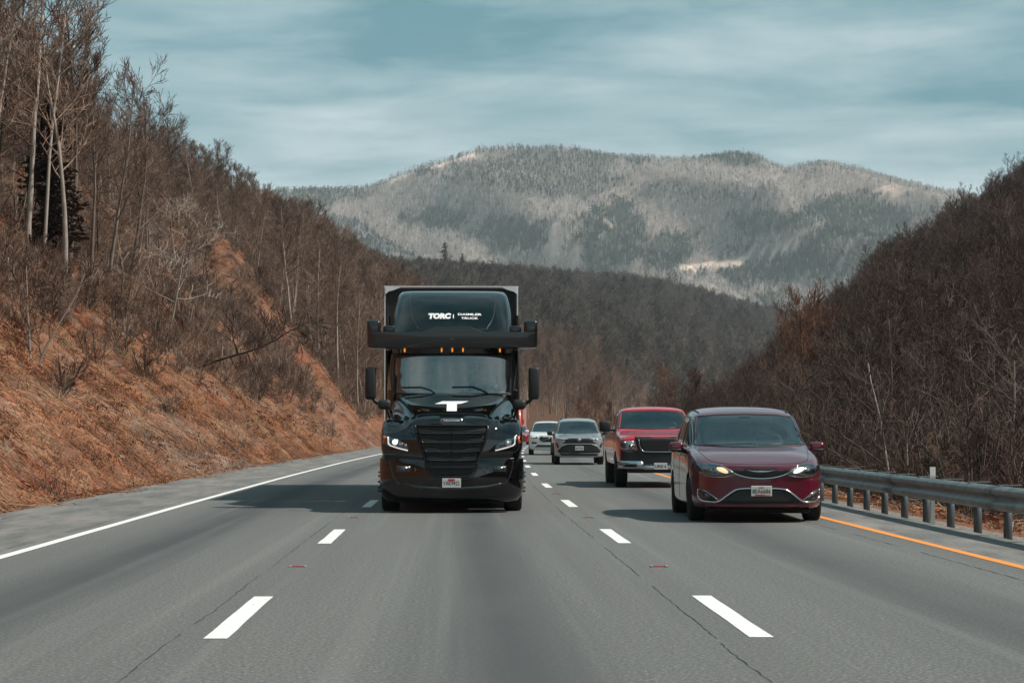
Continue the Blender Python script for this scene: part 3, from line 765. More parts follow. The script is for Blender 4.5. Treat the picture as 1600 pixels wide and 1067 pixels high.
solo(66, 86, big(33, H=14, r0=.085, n1=12, spread=.3, base=.5, upward=.9), 'bare_tree', 'very tall thin pale trunk rising in front of the dark cedar', 1.0, 1.0)
solo(74, 91, CEDAR, 'cedar_tree', 'dark brown narrow cedar among the bare trunks at the top of the bank', 0, .78, 1.15)
solo(48, 62, big(34, H=3.6, r0=.05, n1=14, spread=.6, base=.15, upward=.8, stems=2, m=BARK_L), 'bare_tree', 'small forked sapling low on the red clay bank near the picture edge', .4)
for i, (px, D, sc) in enumerate(((30, 68, .9), (150, 74, .8), (228, 80, .9), (95, 60, .6), (185, 92, 1.1), (330, 118, 1.2), (262, 76, .7), (410, 128, .9))):
    solo(px, D, SHRUB_L[i % 3], 'bare_shrub', ['leafless shrub at the left picture edge on the red bank', 'leafless shrub on the bank below the cedar', 'leafless shrub on the bank right of the shrub below the cedar', 'small leafless shrub low on the red bank near the shoulder', 'bushy leafless shrub halfway up the red bank', 'large leafless shrub below the diagonal bare strip', 'small leafless shrub halfway along the open bank', 'leafless shrub near the foot of the diagonal bare strip'][i], i, sc, cat='shrub')
solo(300, 98, big(41, H=6.5, r0=.08, n1=18, spread=.4, base=.3, upward=.2, m=DARKST, t=DARKST, levels=2, wob0=.14), 'fallen_tree', 'dark fallen tree lying along the bank below the brush', .2, 1.0, lean=(.2, 1.25), cat='fallen tree')
solo(330, 104, big(42, H=4.5, r0=.06, n1=14, spread=.5, base=.2, upward=.4, m=DARKST, t=DARKST, levels=2, wob0=.2), 'fallen_tree', 'broken dark limb arching over the bank right of the fallen tree', 2.6, 1.0, lean=(-.3, .9), cat='fallen tree')
solo(205, 112, big(35, H=11, r0=.11, n1=18, spread=.40, base=.3, upward=.8, m=BARK_L), 'bare_tree', 'dark forked tree on the bushy bank below the left skyline', .2)
solo(262, 100, big(36, H=8, r0=.07, n1=16, spread=.5, base=.3, upward=.4, m=BARK_L, t=BARK_L), 'bare_tree', 'dark sprawling tree leaning out over the middle of the bank', .9, .9, lean=(.0, .25))
solo(1292 + 120, 46, big(37, H=4.0, r0=.05, n1=22, spread=.8, base=.2, upward=.7, stems=2, t=TWIG_P, wob0=.2, tw=.005, dens=.8), 'bare_tree', 'pale many-stemmed small tree arching behind the white delineator', 1.1, 1.0)
solo(1538, 45, big(38, H=5.2, r0=.065, n1=22, spread=.7, base=.3, upward=.7, t=TWIG_P, stems=2, wob0=.14, tw=.005, dens=.8), 'bare_tree', 'pale forked tree behind the guardrail near the picture edge', .5, 1.0)
solo(1215, 75, big(39, H=4.6, r0=.055, n1=10, spread=.8, base=.35, upward=.6, t=TWIG_P, levels=2, wob0=.2, stems=2), 'bare_tree', 'whitish dead snag with few limbs rising behind the minivan roof', 2.2, 1.0)
solo(1290, 62, big(40, H=3.6, r0=.05, n1=20, spread=.9, base=.2, upward=.6, t=TWIG_P, stems=2, wob0=.16, tw=.006, dens=.7), 'bare_tree', 'low pale branching tree leaning beside the minivan mirror', .2, 1.0, lean=(0, .5))
for i, (px, D, sc) in enumerate(((1290, 130, 1.15), (1262, 125, 1.0), (1318, 140, 1.1), (1240, 150, 1.1), (1085, 190, .9), (1040, 200, .8))):
    solo(px, D, RUSTP[i % 2], 'rusty_tree', ['reddish-brown twiggy tree, tallest above the minivan roof', 'smaller reddish-brown tree just left of the tallest rusty one', 'reddish-brown tree on the slope right of the rusty pair', 'reddish-brown tree leftmost of the rusty cluster above the minivan', 'low rusty tree rising behind the red pickup roof', 'rounded rusty tree left of the one behind the pickup roof'][i], i, sc)
for i, (px, D, sc) in enumerate(((905, 230, .55), (930, 210, .6), (952, 240, .5))):
    solo(px, D, RUSTP[i % 2], 'rusty_tree', ['orange-tinged bush between the white and grey cars', 'orange-tinged bush right above the grey car roof', 'orange-tinged bush left of the red pickup cab'][i], i * 2, sc)
lab = ['tallest round-topped pine on the ridge above the truck', 'dark pine on the ridge left of the tallest pine', 'spreading dark pine halfway up the shaded ridge', 'small dark pine right of the ridge clump', 'dark pine at the left foot of the ridge', 'dark evergreen low in the valley behind the cars', 'second dark evergreen low in the valley, beside the taller one', 'dark evergreen on the crest at the right end of the ridge', 'dark evergreen between the ridge and the right hillside', 'pine on the crest at the middle of the ridge']
for i, (px, D, sc, k) in enumerate(((695, 900, 1.3, 2), (655, 900, 1.2, 0), (1093, 700, .95, 2), (722, 910, 1.15, 0), (618, 760, .9, 0), (1018, 560, .6, 1), (1002, 540, .45, 1), (975, 1060, 1.3, 2), (1185, 640, .8, 0), (950, 500, .45, 1))):
    solo(px, D, PINE[k], 'pine_tree', lab[i], i, sc, sc * 1.2, cat='evergreen')

# ---------------------------------------------------------------- far mountain
SKY = [(-900, 520), (0, 420), (300, 340), (430, 299), (560, 296), (600, 283), (680, 254), (745, 234), (800, 232), (900, 234), (960, 243), (1060, 248), (1110, 244), (1150, 239), (1180, 243), (1230, 262), (1285, 255), (1340, 266), (1400, 281), (1450, 292), (1500, 302), (1600, 318), (1900, 360), (2400, 430)]
MY0, MY1, MYR = 2300.0, 4200.0, 3300.0
def mountain_h(X, Y):
    px = 800 + FX * X / MYR
    top = np.interp(px, [a for a, b in SKY], [(671 - b) / FX * MYR for a, b in SKY])
    t = np.clip((Y - MY0) / (MYR - MY0), 0, 1); back = np.clip((Y - MYR) / 900, 0, 1)
    prof = .10 + .90 * (t ** 1.15)
    h = top * prof * (1 - .5 * back ** 1.5)
    # spurs running down to the right, cut by hollows
    w = (1 - np.abs(2 * t - 1) ** 2.2)
    q = X + (Y - MYR) * .55 + 60 * (fbm(X * .003, Y * .003, 12, 3) - .5) * 2
    rid = 1 - np.abs(((q / 300.0) % 1.0) * 2 - 1); rid2 = 1 - np.abs(((q / 105.0 + .3) % 1.0) * 2 - 1)
    h = h + w * (rid ** 1.2 * 105 - 48 + rid2 * 30 - 15) + w * (fbm(X * .008, Y * .006, 15, 5) - .5) * 50
    return h + 6 * (vnoise(X * .03, Y * .03, 19) - .5)
def mountain_mask(X, Y):
    """evergreen share (painted cloud shade counted in), bare-ground share"""
    e = fbm(X * .0052 + 4, Y * .0035, 25, 4); g = fbm(X * .009, Y * .006 + 8, 27, 4)
    h = mountain_h(X, Y); px = 800 + FX * X / Y; py = 671 - FX * (h - CAM_H) / Y; w = (fbm(px * .035, py * .06, 29, 3) - .5) * 1.3
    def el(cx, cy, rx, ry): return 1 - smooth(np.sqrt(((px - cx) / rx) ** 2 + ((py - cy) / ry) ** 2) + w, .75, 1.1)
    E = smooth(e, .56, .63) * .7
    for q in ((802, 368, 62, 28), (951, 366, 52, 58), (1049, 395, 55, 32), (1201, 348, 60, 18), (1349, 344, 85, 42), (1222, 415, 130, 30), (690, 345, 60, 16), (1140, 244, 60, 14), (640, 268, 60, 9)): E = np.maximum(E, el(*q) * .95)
    E = np.maximum(E, el(850, 268, 150, 36) * .6); E = np.maximum(E, el(1080, 300, 130, 16) * .5)  # first ellipse: cloud shade near the summit, put in as evergreen share
    G = smooth(g, .74, .80) * .5
    for q in ((866, 383, 11, 30), (898, 400, 10, 18), (1395, 297, 24, 8)): G = np.maximum(G, el(*q) * .8)
    cutl = np.abs(py - np.interp(px, [1060, 1110, 1150, 1190, 1225, 1246], [421, 415, 411, 398, 391, 385])); G = np.maximum(G, (1 - smooth(cutl, 3.5, 7)) * (px > 1060) * (px < 1248) * 1.3)
    E = E * (1 - (1 - smooth(cutl, 6, 11)) * (px > 1060) * (px < 1248))
    line = np.abs(py - np.interp(px, [570, 640, 745], [293, 268, 240])) ; G = np.maximum(G, (1 - smooth(line, 3, 7)) * (px > 575) * (px < 745))
    G = np.clip(G, 0, 1); return E * (1 - G), G
def mountain():
    xs = np.arange(-1500, 2300, 14.0); ys = np.concatenate([np.arange(MY0 - 100, MYR + 40, 11.0), np.arange(MYR + 50, MY1, 60)])
    XX, YY = np.meshgrid(xs, ys); Z = mountain_h(XX, YY); Z[0] -= 60
    V = np.stack([XX, YY, Z], -1).reshape(-1, 3); nx = len(xs); i = np.arange(len(ys) - 1)[:, None] * nx + np.arange(nx - 1)[None]
    F = np.stack([i, i + 1, i + nx + 1, i + nx], -1).reshape(-1, 4)
    me = bpy.data.meshes.new('mountain'); me.from_pydata(V.tolist(), [], F.tolist()); me.polygons.foreach_set('use_smooth', [True] * len(F))
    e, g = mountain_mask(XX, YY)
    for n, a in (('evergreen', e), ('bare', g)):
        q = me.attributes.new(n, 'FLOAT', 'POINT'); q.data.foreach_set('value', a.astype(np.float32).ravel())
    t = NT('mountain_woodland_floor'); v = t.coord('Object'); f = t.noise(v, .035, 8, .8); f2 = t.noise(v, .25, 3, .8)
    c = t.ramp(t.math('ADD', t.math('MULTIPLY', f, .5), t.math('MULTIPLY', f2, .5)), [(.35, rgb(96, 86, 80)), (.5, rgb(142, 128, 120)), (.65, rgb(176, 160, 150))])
    c = t.mix(t.attr('bare'), c, rgb(214, 188, 174)); c = t.mix(t.attr('evergreen'), c, rgb(58, 66, 54)); t.col(c); t.p(Roughness=1.0); t.b.inputs['Specular IOR Level'].default_value = 0  # the evergreen tint also paints the cloud shade near the summit
    me.materials.append(t.m); tag(obj('mountain', me), 'broad wooded mountain with spurs under the cloudy sky', kind='structure')
    # its tree cover, seen only as texture
    def blob(seed, H, w, mat, twiggy):
        rg = random.Random(seed); M = MB()
        M.tube([(0, 0, -1), (0, 0, H * .8)], [.28, .12], 3, False)
        for _ in range(34 if twiggy else 44):
            zf = rg.random() ** (.7 if twiggy else 1.2); ww = w * (math.sin(math.pi * min(1, zf * .75 + .25)) if twiggy else (1 - zf) + .1)
            p = Vector((rg.gauss(0, .45) * ww, rg.gauss(0, .45) * ww, H * (.28 + .7 * zf))); l = rg.uniform(.9, 1.9)
            e = Vector((rg.gauss(0, .6), rg.gauss(0, .6), 1 if twiggy else .1)).normalized() * l; s = e.cross(Vector((rg.random(), rg.random(), .1))).normalized() * (.22 if twiggy else .55)
            M.add([p - s, p + s, p + e], [(0, 1, 2)])
        return mesh('far_tree', M.V, M.F, mat)
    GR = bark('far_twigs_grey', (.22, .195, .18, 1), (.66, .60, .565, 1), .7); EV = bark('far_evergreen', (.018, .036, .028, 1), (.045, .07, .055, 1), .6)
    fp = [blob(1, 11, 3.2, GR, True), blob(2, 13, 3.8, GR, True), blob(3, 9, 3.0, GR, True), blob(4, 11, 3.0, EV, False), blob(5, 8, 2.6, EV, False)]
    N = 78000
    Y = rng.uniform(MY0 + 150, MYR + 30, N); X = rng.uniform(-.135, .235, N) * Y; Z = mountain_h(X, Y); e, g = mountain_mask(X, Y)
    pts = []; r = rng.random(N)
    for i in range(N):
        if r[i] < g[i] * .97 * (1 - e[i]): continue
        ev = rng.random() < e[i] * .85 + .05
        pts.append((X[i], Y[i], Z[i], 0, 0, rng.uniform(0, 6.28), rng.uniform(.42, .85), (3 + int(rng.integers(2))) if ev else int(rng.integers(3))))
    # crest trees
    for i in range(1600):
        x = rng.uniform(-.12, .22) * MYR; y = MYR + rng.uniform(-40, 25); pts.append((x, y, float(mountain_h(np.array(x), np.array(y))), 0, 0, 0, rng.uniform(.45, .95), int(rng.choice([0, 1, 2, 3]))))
    scatter('mountain_woods', fp, pts, 'hazy grey woods with dark evergreen and cloud-shade patches covering the far mountain', 'woods')
mountain()

# ---------------------------------------------------------------- haze
HAZE_D = 9.5e-5
def haze():
    M = MB().box((0, 2000, 300), (7000, 5000, 640 + 20)); M.V = [(x, y, z - 310 + 0) for x, y, z in M.V]
    t = bpy.data.materials.new('haze_air'); t.use_nodes = True; N = t.node_tree.nodes; N.clear(); o = N.new('ShaderNodeOutputMaterial'); v = N.new('ShaderNodeVolumePrincipled')
    v.inputs['Color'].default_value = (.84, .93, .98, 1); v.inputs['Density'].default_value = HAZE_D; t.node_tree.links.new(v.outputs[0], o.inputs['Volume'])
    M2 = MB().box((200, 2000, 260), (9000, 5000, 544))
    o = M2.obj('haze', t); tag(o, 'thin blue haze in the valley air', kind='stuff')
haze()
# ---------------------------------------------------------------- vehicle tools
def paintm(name, c, rough=.28, metal=.25, coat=1.0, coatr=.03, var=.05):
    m = simple(name, c, rough, metal, coat, var, 1.5, coatr=coatr); return m
BLACKPAINT = simple('gloss_black_paint', (.0022, .0026, .0028, 1), .25, 0, 1.0, .05, 1.5, coatr=.02, spec=.0)
BLACKPAINT.node_tree.nodes['Principled BSDF'].inputs['Coat IOR'].default_value = 1.65
BLACKPL = simple('black_plastic', (.012, .012, .013, 1), .55)
RUBBER = simple('tyre_rubber', (.012, .012, .012, 1), .85)
DARK = simple('dark_void', (.004, .004, .004, 1), .9)
CHROME = simple('chrome_trim', (.62, .63, .64, 1), .12, 1.0, var=.03)
DCHROME = simple('dark_chrome_trim', (.16, .165, .17, 1), .22, .9, var=.05)
ALLOY = simple('alloy_rim', (.30, .31, .32, 1), .35, .8)
LAMPW = simple('lit_lamp', (.9, .9, .85, 1), .3, emit=(1, .90, .74, 1), estr=5.0)
LAMPA = simple('amber_lamp', (.55, .12, .01, 1), .3, emit=(1, .32, .04, 1), estr=.7)
AMBER = simple('amber_lens', (.50, .10, .015, 1), .25, coat=.6)
DRL = simple('daylight_strip', (.7, .7, .7, 1), .25, emit=(1, .97, .93, 1), estr=.55)
PLATE = simple('plate_white', (.62, .62, .60, 1), .5, var=.04); PLTXT = simple('plate_text', (.02, .02, .025, 1), .5); PLRED = simple('plate_red', (.5, .02, .04, 1), .5); PLORG = simple('plate_orange', (.6, .22, .03, 1), .5)
WHITEV = simple('white_decal', (.78, .78, .78, 1), .5, var=.02)
SEATM = simple('seat_fabric', (.06, .062, .062, 1), .9); SEATL = simple('seat_light', (.42, .42, .41, 1), .9)
CABIN = simple('cabin_lining', (.10, .104, .105, 1), .9)
def glassm(name, tint, refl, rough=.02, gc=(.85, .97, 1.0, 1)):
    t = NT(name); tr = t.n('ShaderNodeBsdfTransparent'); tr.inputs[0].default_value = tint
    gl = t.n('ShaderNodeBsdfGlossy'); gl.inputs['Roughness'].default_value = rough; gl.inputs[0].default_value = gc
    fr = t.n('ShaderNodeFresnel'); fr.inputs[0].default_value = 1.55
    mx = t.n('ShaderNodeMixShader'); f = t.math('ADD', t.math('MULTIPLY', fr.outputs[0], 1.0), refl, True)
    t.L.new(f, mx.inputs[0]); t.L.new(tr.outputs[0], mx.inputs[1]); t.L.new(gl.outputs[0], mx.inputs[2]); t.L.new(mx.outputs[0], t.out.inputs[0]); return t.m
GLASS = glassm('windscreen_glass', (.84, .92, .92, 1), .08)
TRUCKGLASS = glassm('truck_windscreen_glass', (.90, .93, .92, 1), .22, .03, (1, .93, .88, 1))
TINT = simple('tinted_side_glass', (.006, .008, .009, 1), .06, coat=1.0, var=.02)
def lens(name): return glassm(name, (.80, .82, .84, 1), .06)
LENS = lens('headlamp_lens')
REFLECTOR = simple('lamp_reflector', (.50, .51, .52, 1), .18, .9)

def loft(rows, bow=.06, sub=2):
    """car body from cross-sections. row: y zb w zl zm ws zs wg zg wr zr zc"""
    def half(r):
        y, zb, w, zl, zm, ws, zs, wg, zg, wr, zr, zc = r
        return [(0, zb), (w * .6, zb), (w - .06, zb), (w - .01, zb + .07), (w, zl), (w, zm), (ws, zs), (wg, zg), ((wg * .45 + wr * .55), zg * .25 + zr * .75) if zr - zg > .2 else ((wg + wr) / 2, (zg + zr) / 2), (wr, zr), (wr * .5, zc - (zc - zr) * .22), (0, zc)]
    n = 12; V = []; F = []
    for r in rows:
        h = half(r)
        for (x, z) in h: V.append((x, r[0], z))
        for (x, z) in h[1:-1]: V.append((-x, r[0], z))
    P = 2 * n - 2
    def id_(i, k, side): return i * P + (k if side > 0 or k in (0, n - 1) else n + k - 1)
    for i in range(len(rows) - 1):
        for k in range(n - 1):
            F.append((id_(i, k, 1), id_(i, k + 1, 1), id_(i + 1, k + 1, 1), id_(i + 1, k, 1)))
            F.append((id_(i, k + 1, -1), id_(i, k, -1), id_(i + 1, k, -1), id_(i + 1, k + 1, -1)))
    for i, sgn in ((0, -1), (len(rows) - 1, 1)):
        h = half(rows[i]); b = len(V); V += [(0, rows[i][0] + sgn * bow, z) for (x, z) in h[1:-1]]
        def cc(k): return id_(i, k, 1) if k in (0, n - 1) else b + k - 1
        for k in range(n - 1):
            for sd in (1, -1):
                q = [id_(i, k, sd), id_(i, k + 1, sd), cc(k + 1), cc(k)]; q = [a for j, a in enumerate(q) if a not in q[:j]]
                if len(q) > 2: F.append(tuple(q))
    me = mesh('body', V, F); fixn(me)
    me = evaluated(me, [('SUBSURF', dict(levels=sub, render_levels=sub))]); me.name = 'body'; return me
def slices(levels, nb=8, na=7, sub=0, tn=4):
    """solid from horizontal slices. level: z w yfront bow radius yback"""
    V = []; F = []; ring = None
    for (z, w, y0, bow, r, y1) in levels:
        pts = []
        r = min(r, w * .95)
        for i in range(nb + 1):
            x = (w - r) * i / nb; pts.append((x, y0 + bow * (x / w) ** 2))
        yc = y0 + bow * ((w - r) / w) ** 2
        for i in range(1, na + 1):
            a = math.pi / 2 * i / na; pts.append((w - r + r * math.sin(a), yc + r * (1 - math.cos(a)) * 1.0 + bow * .3 * math.sin(a)))
        yl = pts[-1][1]
        for i in range(1, tn + 1): pts.append((w, yl + (y1 - yl) * i / tn))
        pts += [(w * .5, y1), (0, y1)]
        full = pts + [(-x, y) for (x, y) in pts[-2:0:-1]]
        ring = len(full); V += [(x, y, z) for x, y in full]
    for i in range(len(levels) - 1):
        for j in range(ring): F.append((i * ring + j, i * ring + (j + 1) % ring, (i + 1) * ring + (j + 1) % ring, (i + 1) * ring + j))
    F.append(tuple(range(ring))[::-1]); F.append(tuple((len(levels) - 1) * ring + j for j in range(ring)))
    me = fixn(mesh('body', V, F))
    return me
def bvh_of(*mes):
    V = []; F = []
    for me in mes:
        k = len(V); V += [v.co.copy() for v in me.vertices]; F += [tuple(q + k for q in p.vertices) for p in me.polygons]
    return BVHTree.FromPolygons(V, F)
def smoothpoly(pts, n=4, closed=True):
    """Catmull-Rom through the points"""
    out = []; m = len(pts)
    for i in range(m if closed else m - 1):
        p = [Vector(pts[(i + k) % m] if closed else pts[min(max(i + k, 0), m - 1)]) for k in (-1, 0, 1, 2)]
        for j in range(n):
            t = j / n; out.append(tuple(.5 * ((2 * p[1]) + (-p[0] + p[2]) * t + (2 * p[0] - 5 * p[1] + 4 * p[2] - p[3]) * t * t + (-p[0] + 3 * p[1] - 3 * p[2] + p[3]) * t ** 3)))
    if not closed: out.append(tuple(pts[-1]))
    return out
def densify(pts, L, closed=True):
    out = []; m = len(pts)
    for i in range(m if closed else m - 1):
        a = Vector(pts[i]); b = Vector(pts[(i + 1) % m]); k = max(1, int((b - a).length / L))
        out += [tuple(a.lerp(b, j / k)) for j in range(k)]
    if not closed: out.append(tuple(pts[-1]))
    return out
def cast(bvh, p, axis, fallback=None):
    """(u, z) -> point on the body seen from the front ('y') or a side ('+x', '-x')"""
    u, z = p
    if axis == 'y': o = Vector((u, -5, z)); d = Vector((0, 1, 0))
    elif axis == 'z': o = Vector((u, z, 6)); d = Vector((0, 0, -1))
    elif axis == '+x': o = Vector((5, u, z)); d = Vector((-1, 0, 0))
    else: o = Vector((-5, u, z)); d = Vector((1, 0, 0))
    h = bvh.ray_cast(o, d)
    if h[0] is None or (h[0] - o).length > 9:
        h2 = bvh.find_nearest(o + d * (5 if fallback is None else fallback))
        return Vector(h2[0]), -d
    return Vector(h[0]), -d
def patch(name, poly, bvh, mat, parent, off=.004, axis='y', L=.08, thick=.02, res=.09):
    """a panel that follows the body: outline given in the front (or side) view"""
    poly = densify(poly, L)
    bm = bmesh.new(); vs = [bm.verts.new((a, b, 0)) for a, b in poly]; bm.faces.new(vs)
    bmesh.ops.triangulate(bm, faces=bm.faces)
    for _ in range(4):
        es = [e for e in bm.edges if e.calc_length() > res and not e.is_boundary]
        if not es: break
        bmesh.ops.subdivide_edges(bm, edges=es, cuts=1); bmesh.ops.triangulate(bm, faces=bm.faces)
    bmesh.ops.beautify_fill(bm, faces=bm.faces, edges=bm.edges)
    be = [e for e in bm.edges if e.is_boundary]
    last = None
    for v in bm.verts:
        q, nrm = cast(bvh, (v.co.x, v.co.y), axis); v.co = q + nrm * off
    nrm = {'y': Vector((0, 1, 0)), '+x': Vector((-1, 0, 0)), '-x': Vector((1, 0, 0))}[axis]
    if thick:
        r = bmesh.ops.extrude_edge_only(bm, edges=be)
        for v in r['geom']:
            if isinstance(v, bmesh.types.BMVert): v.co += nrm * thick
    bmesh.ops.recalc_face_normals(bm, faces=bm.faces)
    me = bpy.data.meshes.new(name); bm.to_mesh(me); bm.free(); me.materials.append(mat)
    for p in me.polygons: p.use_smooth = abs(p.normal.dot(nrm)) > .25
    return obj(name, me, parent)
def trim(name, path, bvh, mat, parent, r=.012, axis='y', closed=False, off=.004, L=.06, k=6, flat=1.0):
    pts = densify(path, L, closed); P = []
    for p in pts: q, n_ = cast(bvh, p, axis); P.append(q + n_ * off)
    if closed: P.append(P[0])
    return MB().tube(P, r, k).obj(name, mat, parent, True)
def text_geo(s, size, width=None, bold=.0, shear=0):
    cu = bpy.data.curves.new('t', 'FONT'); cu.body = s; cu.size = size; cu.align_x = 'CENTER'; cu.align_y = 'CENTER'; cu.offset = bold; cu.shear = shear; cu.resolution_u = 3
    o = bpy.data.objects.new('t', cu); COL.objects.link(o); dg = bpy.context.evaluated_depsgraph_get(); dg.update()
    me = bpy.data.meshes.new_from_object(o.evaluated_get(dg)); bpy.data.objects.remove(o)
    V = [(v.co.x, v.co.y) for v in me.vertices]; F = [tuple(p.vertices) for p in me.polygons]
    if width:
        w = max(v[0] for v in V) - min(v[0] for v in V); k = width / w; V = [(x * k, z) for x, z in V]
    return V, F
def text_on(name, s, size, c, bvh, mat, parent, width=None, bold=.0, off=.006, fix=None, shear=0):
    V, F = text_geo(s, size, width, bold, shear); P = []
    for (x, z) in V:
        if fix is None: q, n_ = cast(bvh, (x + c[0], z + c[1]), 'y'); P.append(q + n_ * off)
        else: P.append(Vector((x + c[0], fix, z + c[1])))
    return obj(name, mesh(name, P, F, mat), parent)
def wheel(parent, x, y, r, w, mat=ALLOY, spokes=5, side=1, name='wheel', dual=False):
    prof = [(-w / 2, r * .66), (-w / 2, r * .90), (-w / 2 + .02, r * .965), (-w * .3, r), (w * .3, r), (w / 2 - .02, r * .965), (w / 2, r * .90), (w / 2, r * .66), (w * .38, r * .62), (-w * .38, r * .62), (-w / 2, r * .66)]
    o = MB().lathe(prof, 'x', 40).obj('wheel', RUBBER, parent, False); o.location = (x, y, r - .012)
    for p in o.data.polygons: p.use_smooth = len(p.vertices) == 4
    M = MB(); s = side; xo = s * w * .36
    M.lathe([(xo, r * .645), (xo, r * .57), (xo - s * .05, r * .54), (xo - s * .12, r * .5)], 'x', 32)
    M.lathe([(xo + s * .012, .001), (xo + s * .012, r * .10), (xo - s * .03, r * .16)], 'x', 20)
    for i in range(spokes):
        a = 2 * math.pi * i / spokes
        M.box((xo - s * .012, math.cos(a) * r * .33, math.sin(a) * r * .33), (.035, r * .13, r * .50), Matrix.Rotation(a - math.pi / 2, 3, 'X'))
    M.obj('rim', mat, o)
    MB().lathe([(xo - s * .10, .001), (xo - s * .10, r * .56)], 'x', 24).obj('brake_disc', DARK, o)
    return o
def cut(me, cutters, name='body', mats=None):
    """boolean-subtract closed meshes; the cut walls keep the cutter's material"""
    o = bpy.data.objects.new('tmp', me); COL.objects.link(o); tmp = []
    for c in cutters:
        co = bpy.data.objects.new('cut', c); COL.objects.link(co); tmp.append(co)
        m_ = o.modifiers.new('b', 'BOOLEAN'); m_.operation = 'DIFFERENCE'; m_.solver = 'EXACT'; m_.object = co; m_.material_mode = 'TRANSFER'
    dg = bpy.context.evaluated_depsgraph_get(); dg.update(); r = bpy.data.meshes.new_from_object(o.evaluated_get(dg), depsgraph=dg)
    for t in tmp + [o]: bpy.data.objects.remove(t)
    r.name = name; return r
def cyl_cutter(x, y, z, r, w, mat=DARK):
    m = MB().lathe([(-w / 2, r), (w / 2, r)], 'x', 36, (x, y, z)); return fixn(mesh('c', m.V, m.F, mat))
def prism(poly, y0, y1, mat=CABIN, taper=1.0, cz=None):
    n = len(poly); V = [(x, y0, z) for x, z in poly] + [(x * taper, y1, z) for x, z in poly]
    F = [tuple(range(n)), tuple(range(2 * n - 1, n - 1, -1))] + [(i, i + n, (i + 1) % n + n, (i + 1) % n) for i in range(n)]
    return fixn(mesh('c', V, F, mat))
def finish_body(me, mat, parent, name='body', smooth=True):
    me.materials.clear() if False else None
    if smooth: me.polygons.foreach_set('use_smooth', [True] * len(me.polygons))
    o = obj(name, me, parent)
    try: me.set_sharp_from_angle(angle=R(38))
    except Exception: pass
    return o
SKIN = simple('skin', (.42, .25, .19, 1), .6); HAIR = simple('hair_dark', (.03, .02, .015, 1), .8)
def person(parent_loc, rz, label, shirt, hand_at=None):
    """a driver: one continuous skinned figure sitting, both arms forward to the wheel; origin at the seat"""
    J = [(0, .08, .02), (0, .05, .18), (0, .07, .36), (0, .08, .50), (0, .06, .58), (0, .03, .68), (0, .02, .78),           # 0-6 pelvis..head top
         (.19, .08, .47), (.25, -.06, .24), (.20, -.33, .30), (.19, -.42, .33),                                              # 7-10 right arm
         (-.19, .08, .47), (-.25, -.06, .24), (-.20, -.33, .30), (-.19, -.42, .33),                                           # 11-14
         (.10, -.05, .02), (.12, -.45, .06), (.12, -.60, -.35), (-.10, -.05, .02), (-.12, -.45, .06), (-.12, -.60, -.35)]
    E = [(0, 1), (1, 2), (2, 3), (3, 4), (4, 5), (5, 6), (3, 7), (7, 8), (8, 9), (9, 10), (3, 11), (11, 12), (12, 13), (13, 14), (0, 15), (15, 16), (16, 17), (0, 18), (18, 19), (19, 20)]
    Rd = [.15, .14, .16, .12, .055, .095, .085, .075, .05, .035, .03, .075, .05, .035, .03, .10, .075, .05, .10, .075, .05]
    J2 = list(J); E2 = list(E); R2 = list(Rd)
    for hx, base in ((.19, 10), (-.19, 14)):
        for k in range(4):     # curled fingers round the rim
            a = len(J2); dx = -.028 + .019 * k; L_ = (.9, 1.0, .95, .8)[k]
            J2 += [(hx + dx, -.455, .345 + .01 * L_), (hx + dx, -.49 * 1, .345), (hx + dx, -.485, .32)]; R2 += [.010, .0095, .008]; E2 += [(base, a), (a, a + 1), (a + 1, a + 2)]
        a = len(J2); sx = -1 if hx > 0 else 1; J2 += [(hx + sx * .04, -.43, .35), (hx + sx * .05, -.46, .36)]; R2 += [.012, .010]; E2 += [(base, a), (a, a + 1)]
    me = bpy.data.meshes.new('person'); me.from_pydata(J2, E2, [])
    o = bpy.data.objects.new('tmp', me); COL.objects.link(o)
    o.modifiers.new('s', 'SKIN'); sv = me.skin_vertices[0].data
    for i, r in enumerate(R2): sv[i].radius = (r, r * (.8 if i in (1, 2, 3) else 1)); sv[i].use_root = i == 0
    md = o.modifiers.new('ss', 'SUBSURF'); md.levels = 2; md.render_levels = 2
    dg = bpy.context.evaluated_depsgraph_get(); dg.update(); r = bpy.data.meshes.new_from_object(o.evaluated_get(dg), depsgraph=dg); bpy.data.objects.remove(o)
    r.materials.clear(); r.materials.append(shirt); r.materials.append(SKIN)
    for p in r.polygons:
        c = p.center; p.use_smooth = True
        p.material_index = 1 if (c.z > .545 or c.y < -.34 and c.z > .2) else 0
    r.name = 'person'
    b = obj('person', r, None, parent_loc, (0, 0, rz)); tag(b, label, 'person')
    # hair cap, nose, eyes, ears
    H = MB(); H.lathe([(0, .001), (.0, .0)], 'z', 4) if False else None
    V = []; F = []
    for i in range(7):
        t = i / 6 * 1.9
        for j in range(14):
            a = 2 * math.pi * j / 14; yy = math.sin(a); rr = math.sin(t) * .104; low = max(0, -yy) * .0
            V.append((math.cos(a) * rr, .035 + yy * rr * 1.08 + .012, .735 + math.cos(t) * .098 + (.035 * max(0, -yy) * (i / 6))))
    for i in range(6):
        for j in range(14): F.append((i * 14 + j, i * 14 + (j + 1) % 14, (i + 1) * 14 + (j + 1) % 14, (i + 1) * 14 + j))
    obj('hair', mesh('hair', V, F, HAIR, True), b)
    f = MB()
    for sx in (-1, 1): f.add(*rbox((sx * .034, -.062, .715), (.026, .012, .012), .004))
    f.obj('eye', HAIR, b)
    n = MB(); n.add(*rbox((0, -.078, .69), (.024, .03, .04), .009)); n.add(*rbox((.096, .03, .70), (.015, .035, .05), .006)); n.add(*rbox((-.096, .03, .70), (.015, .035, .05), .006)); n.obj('face', SKIN, b)
    return b
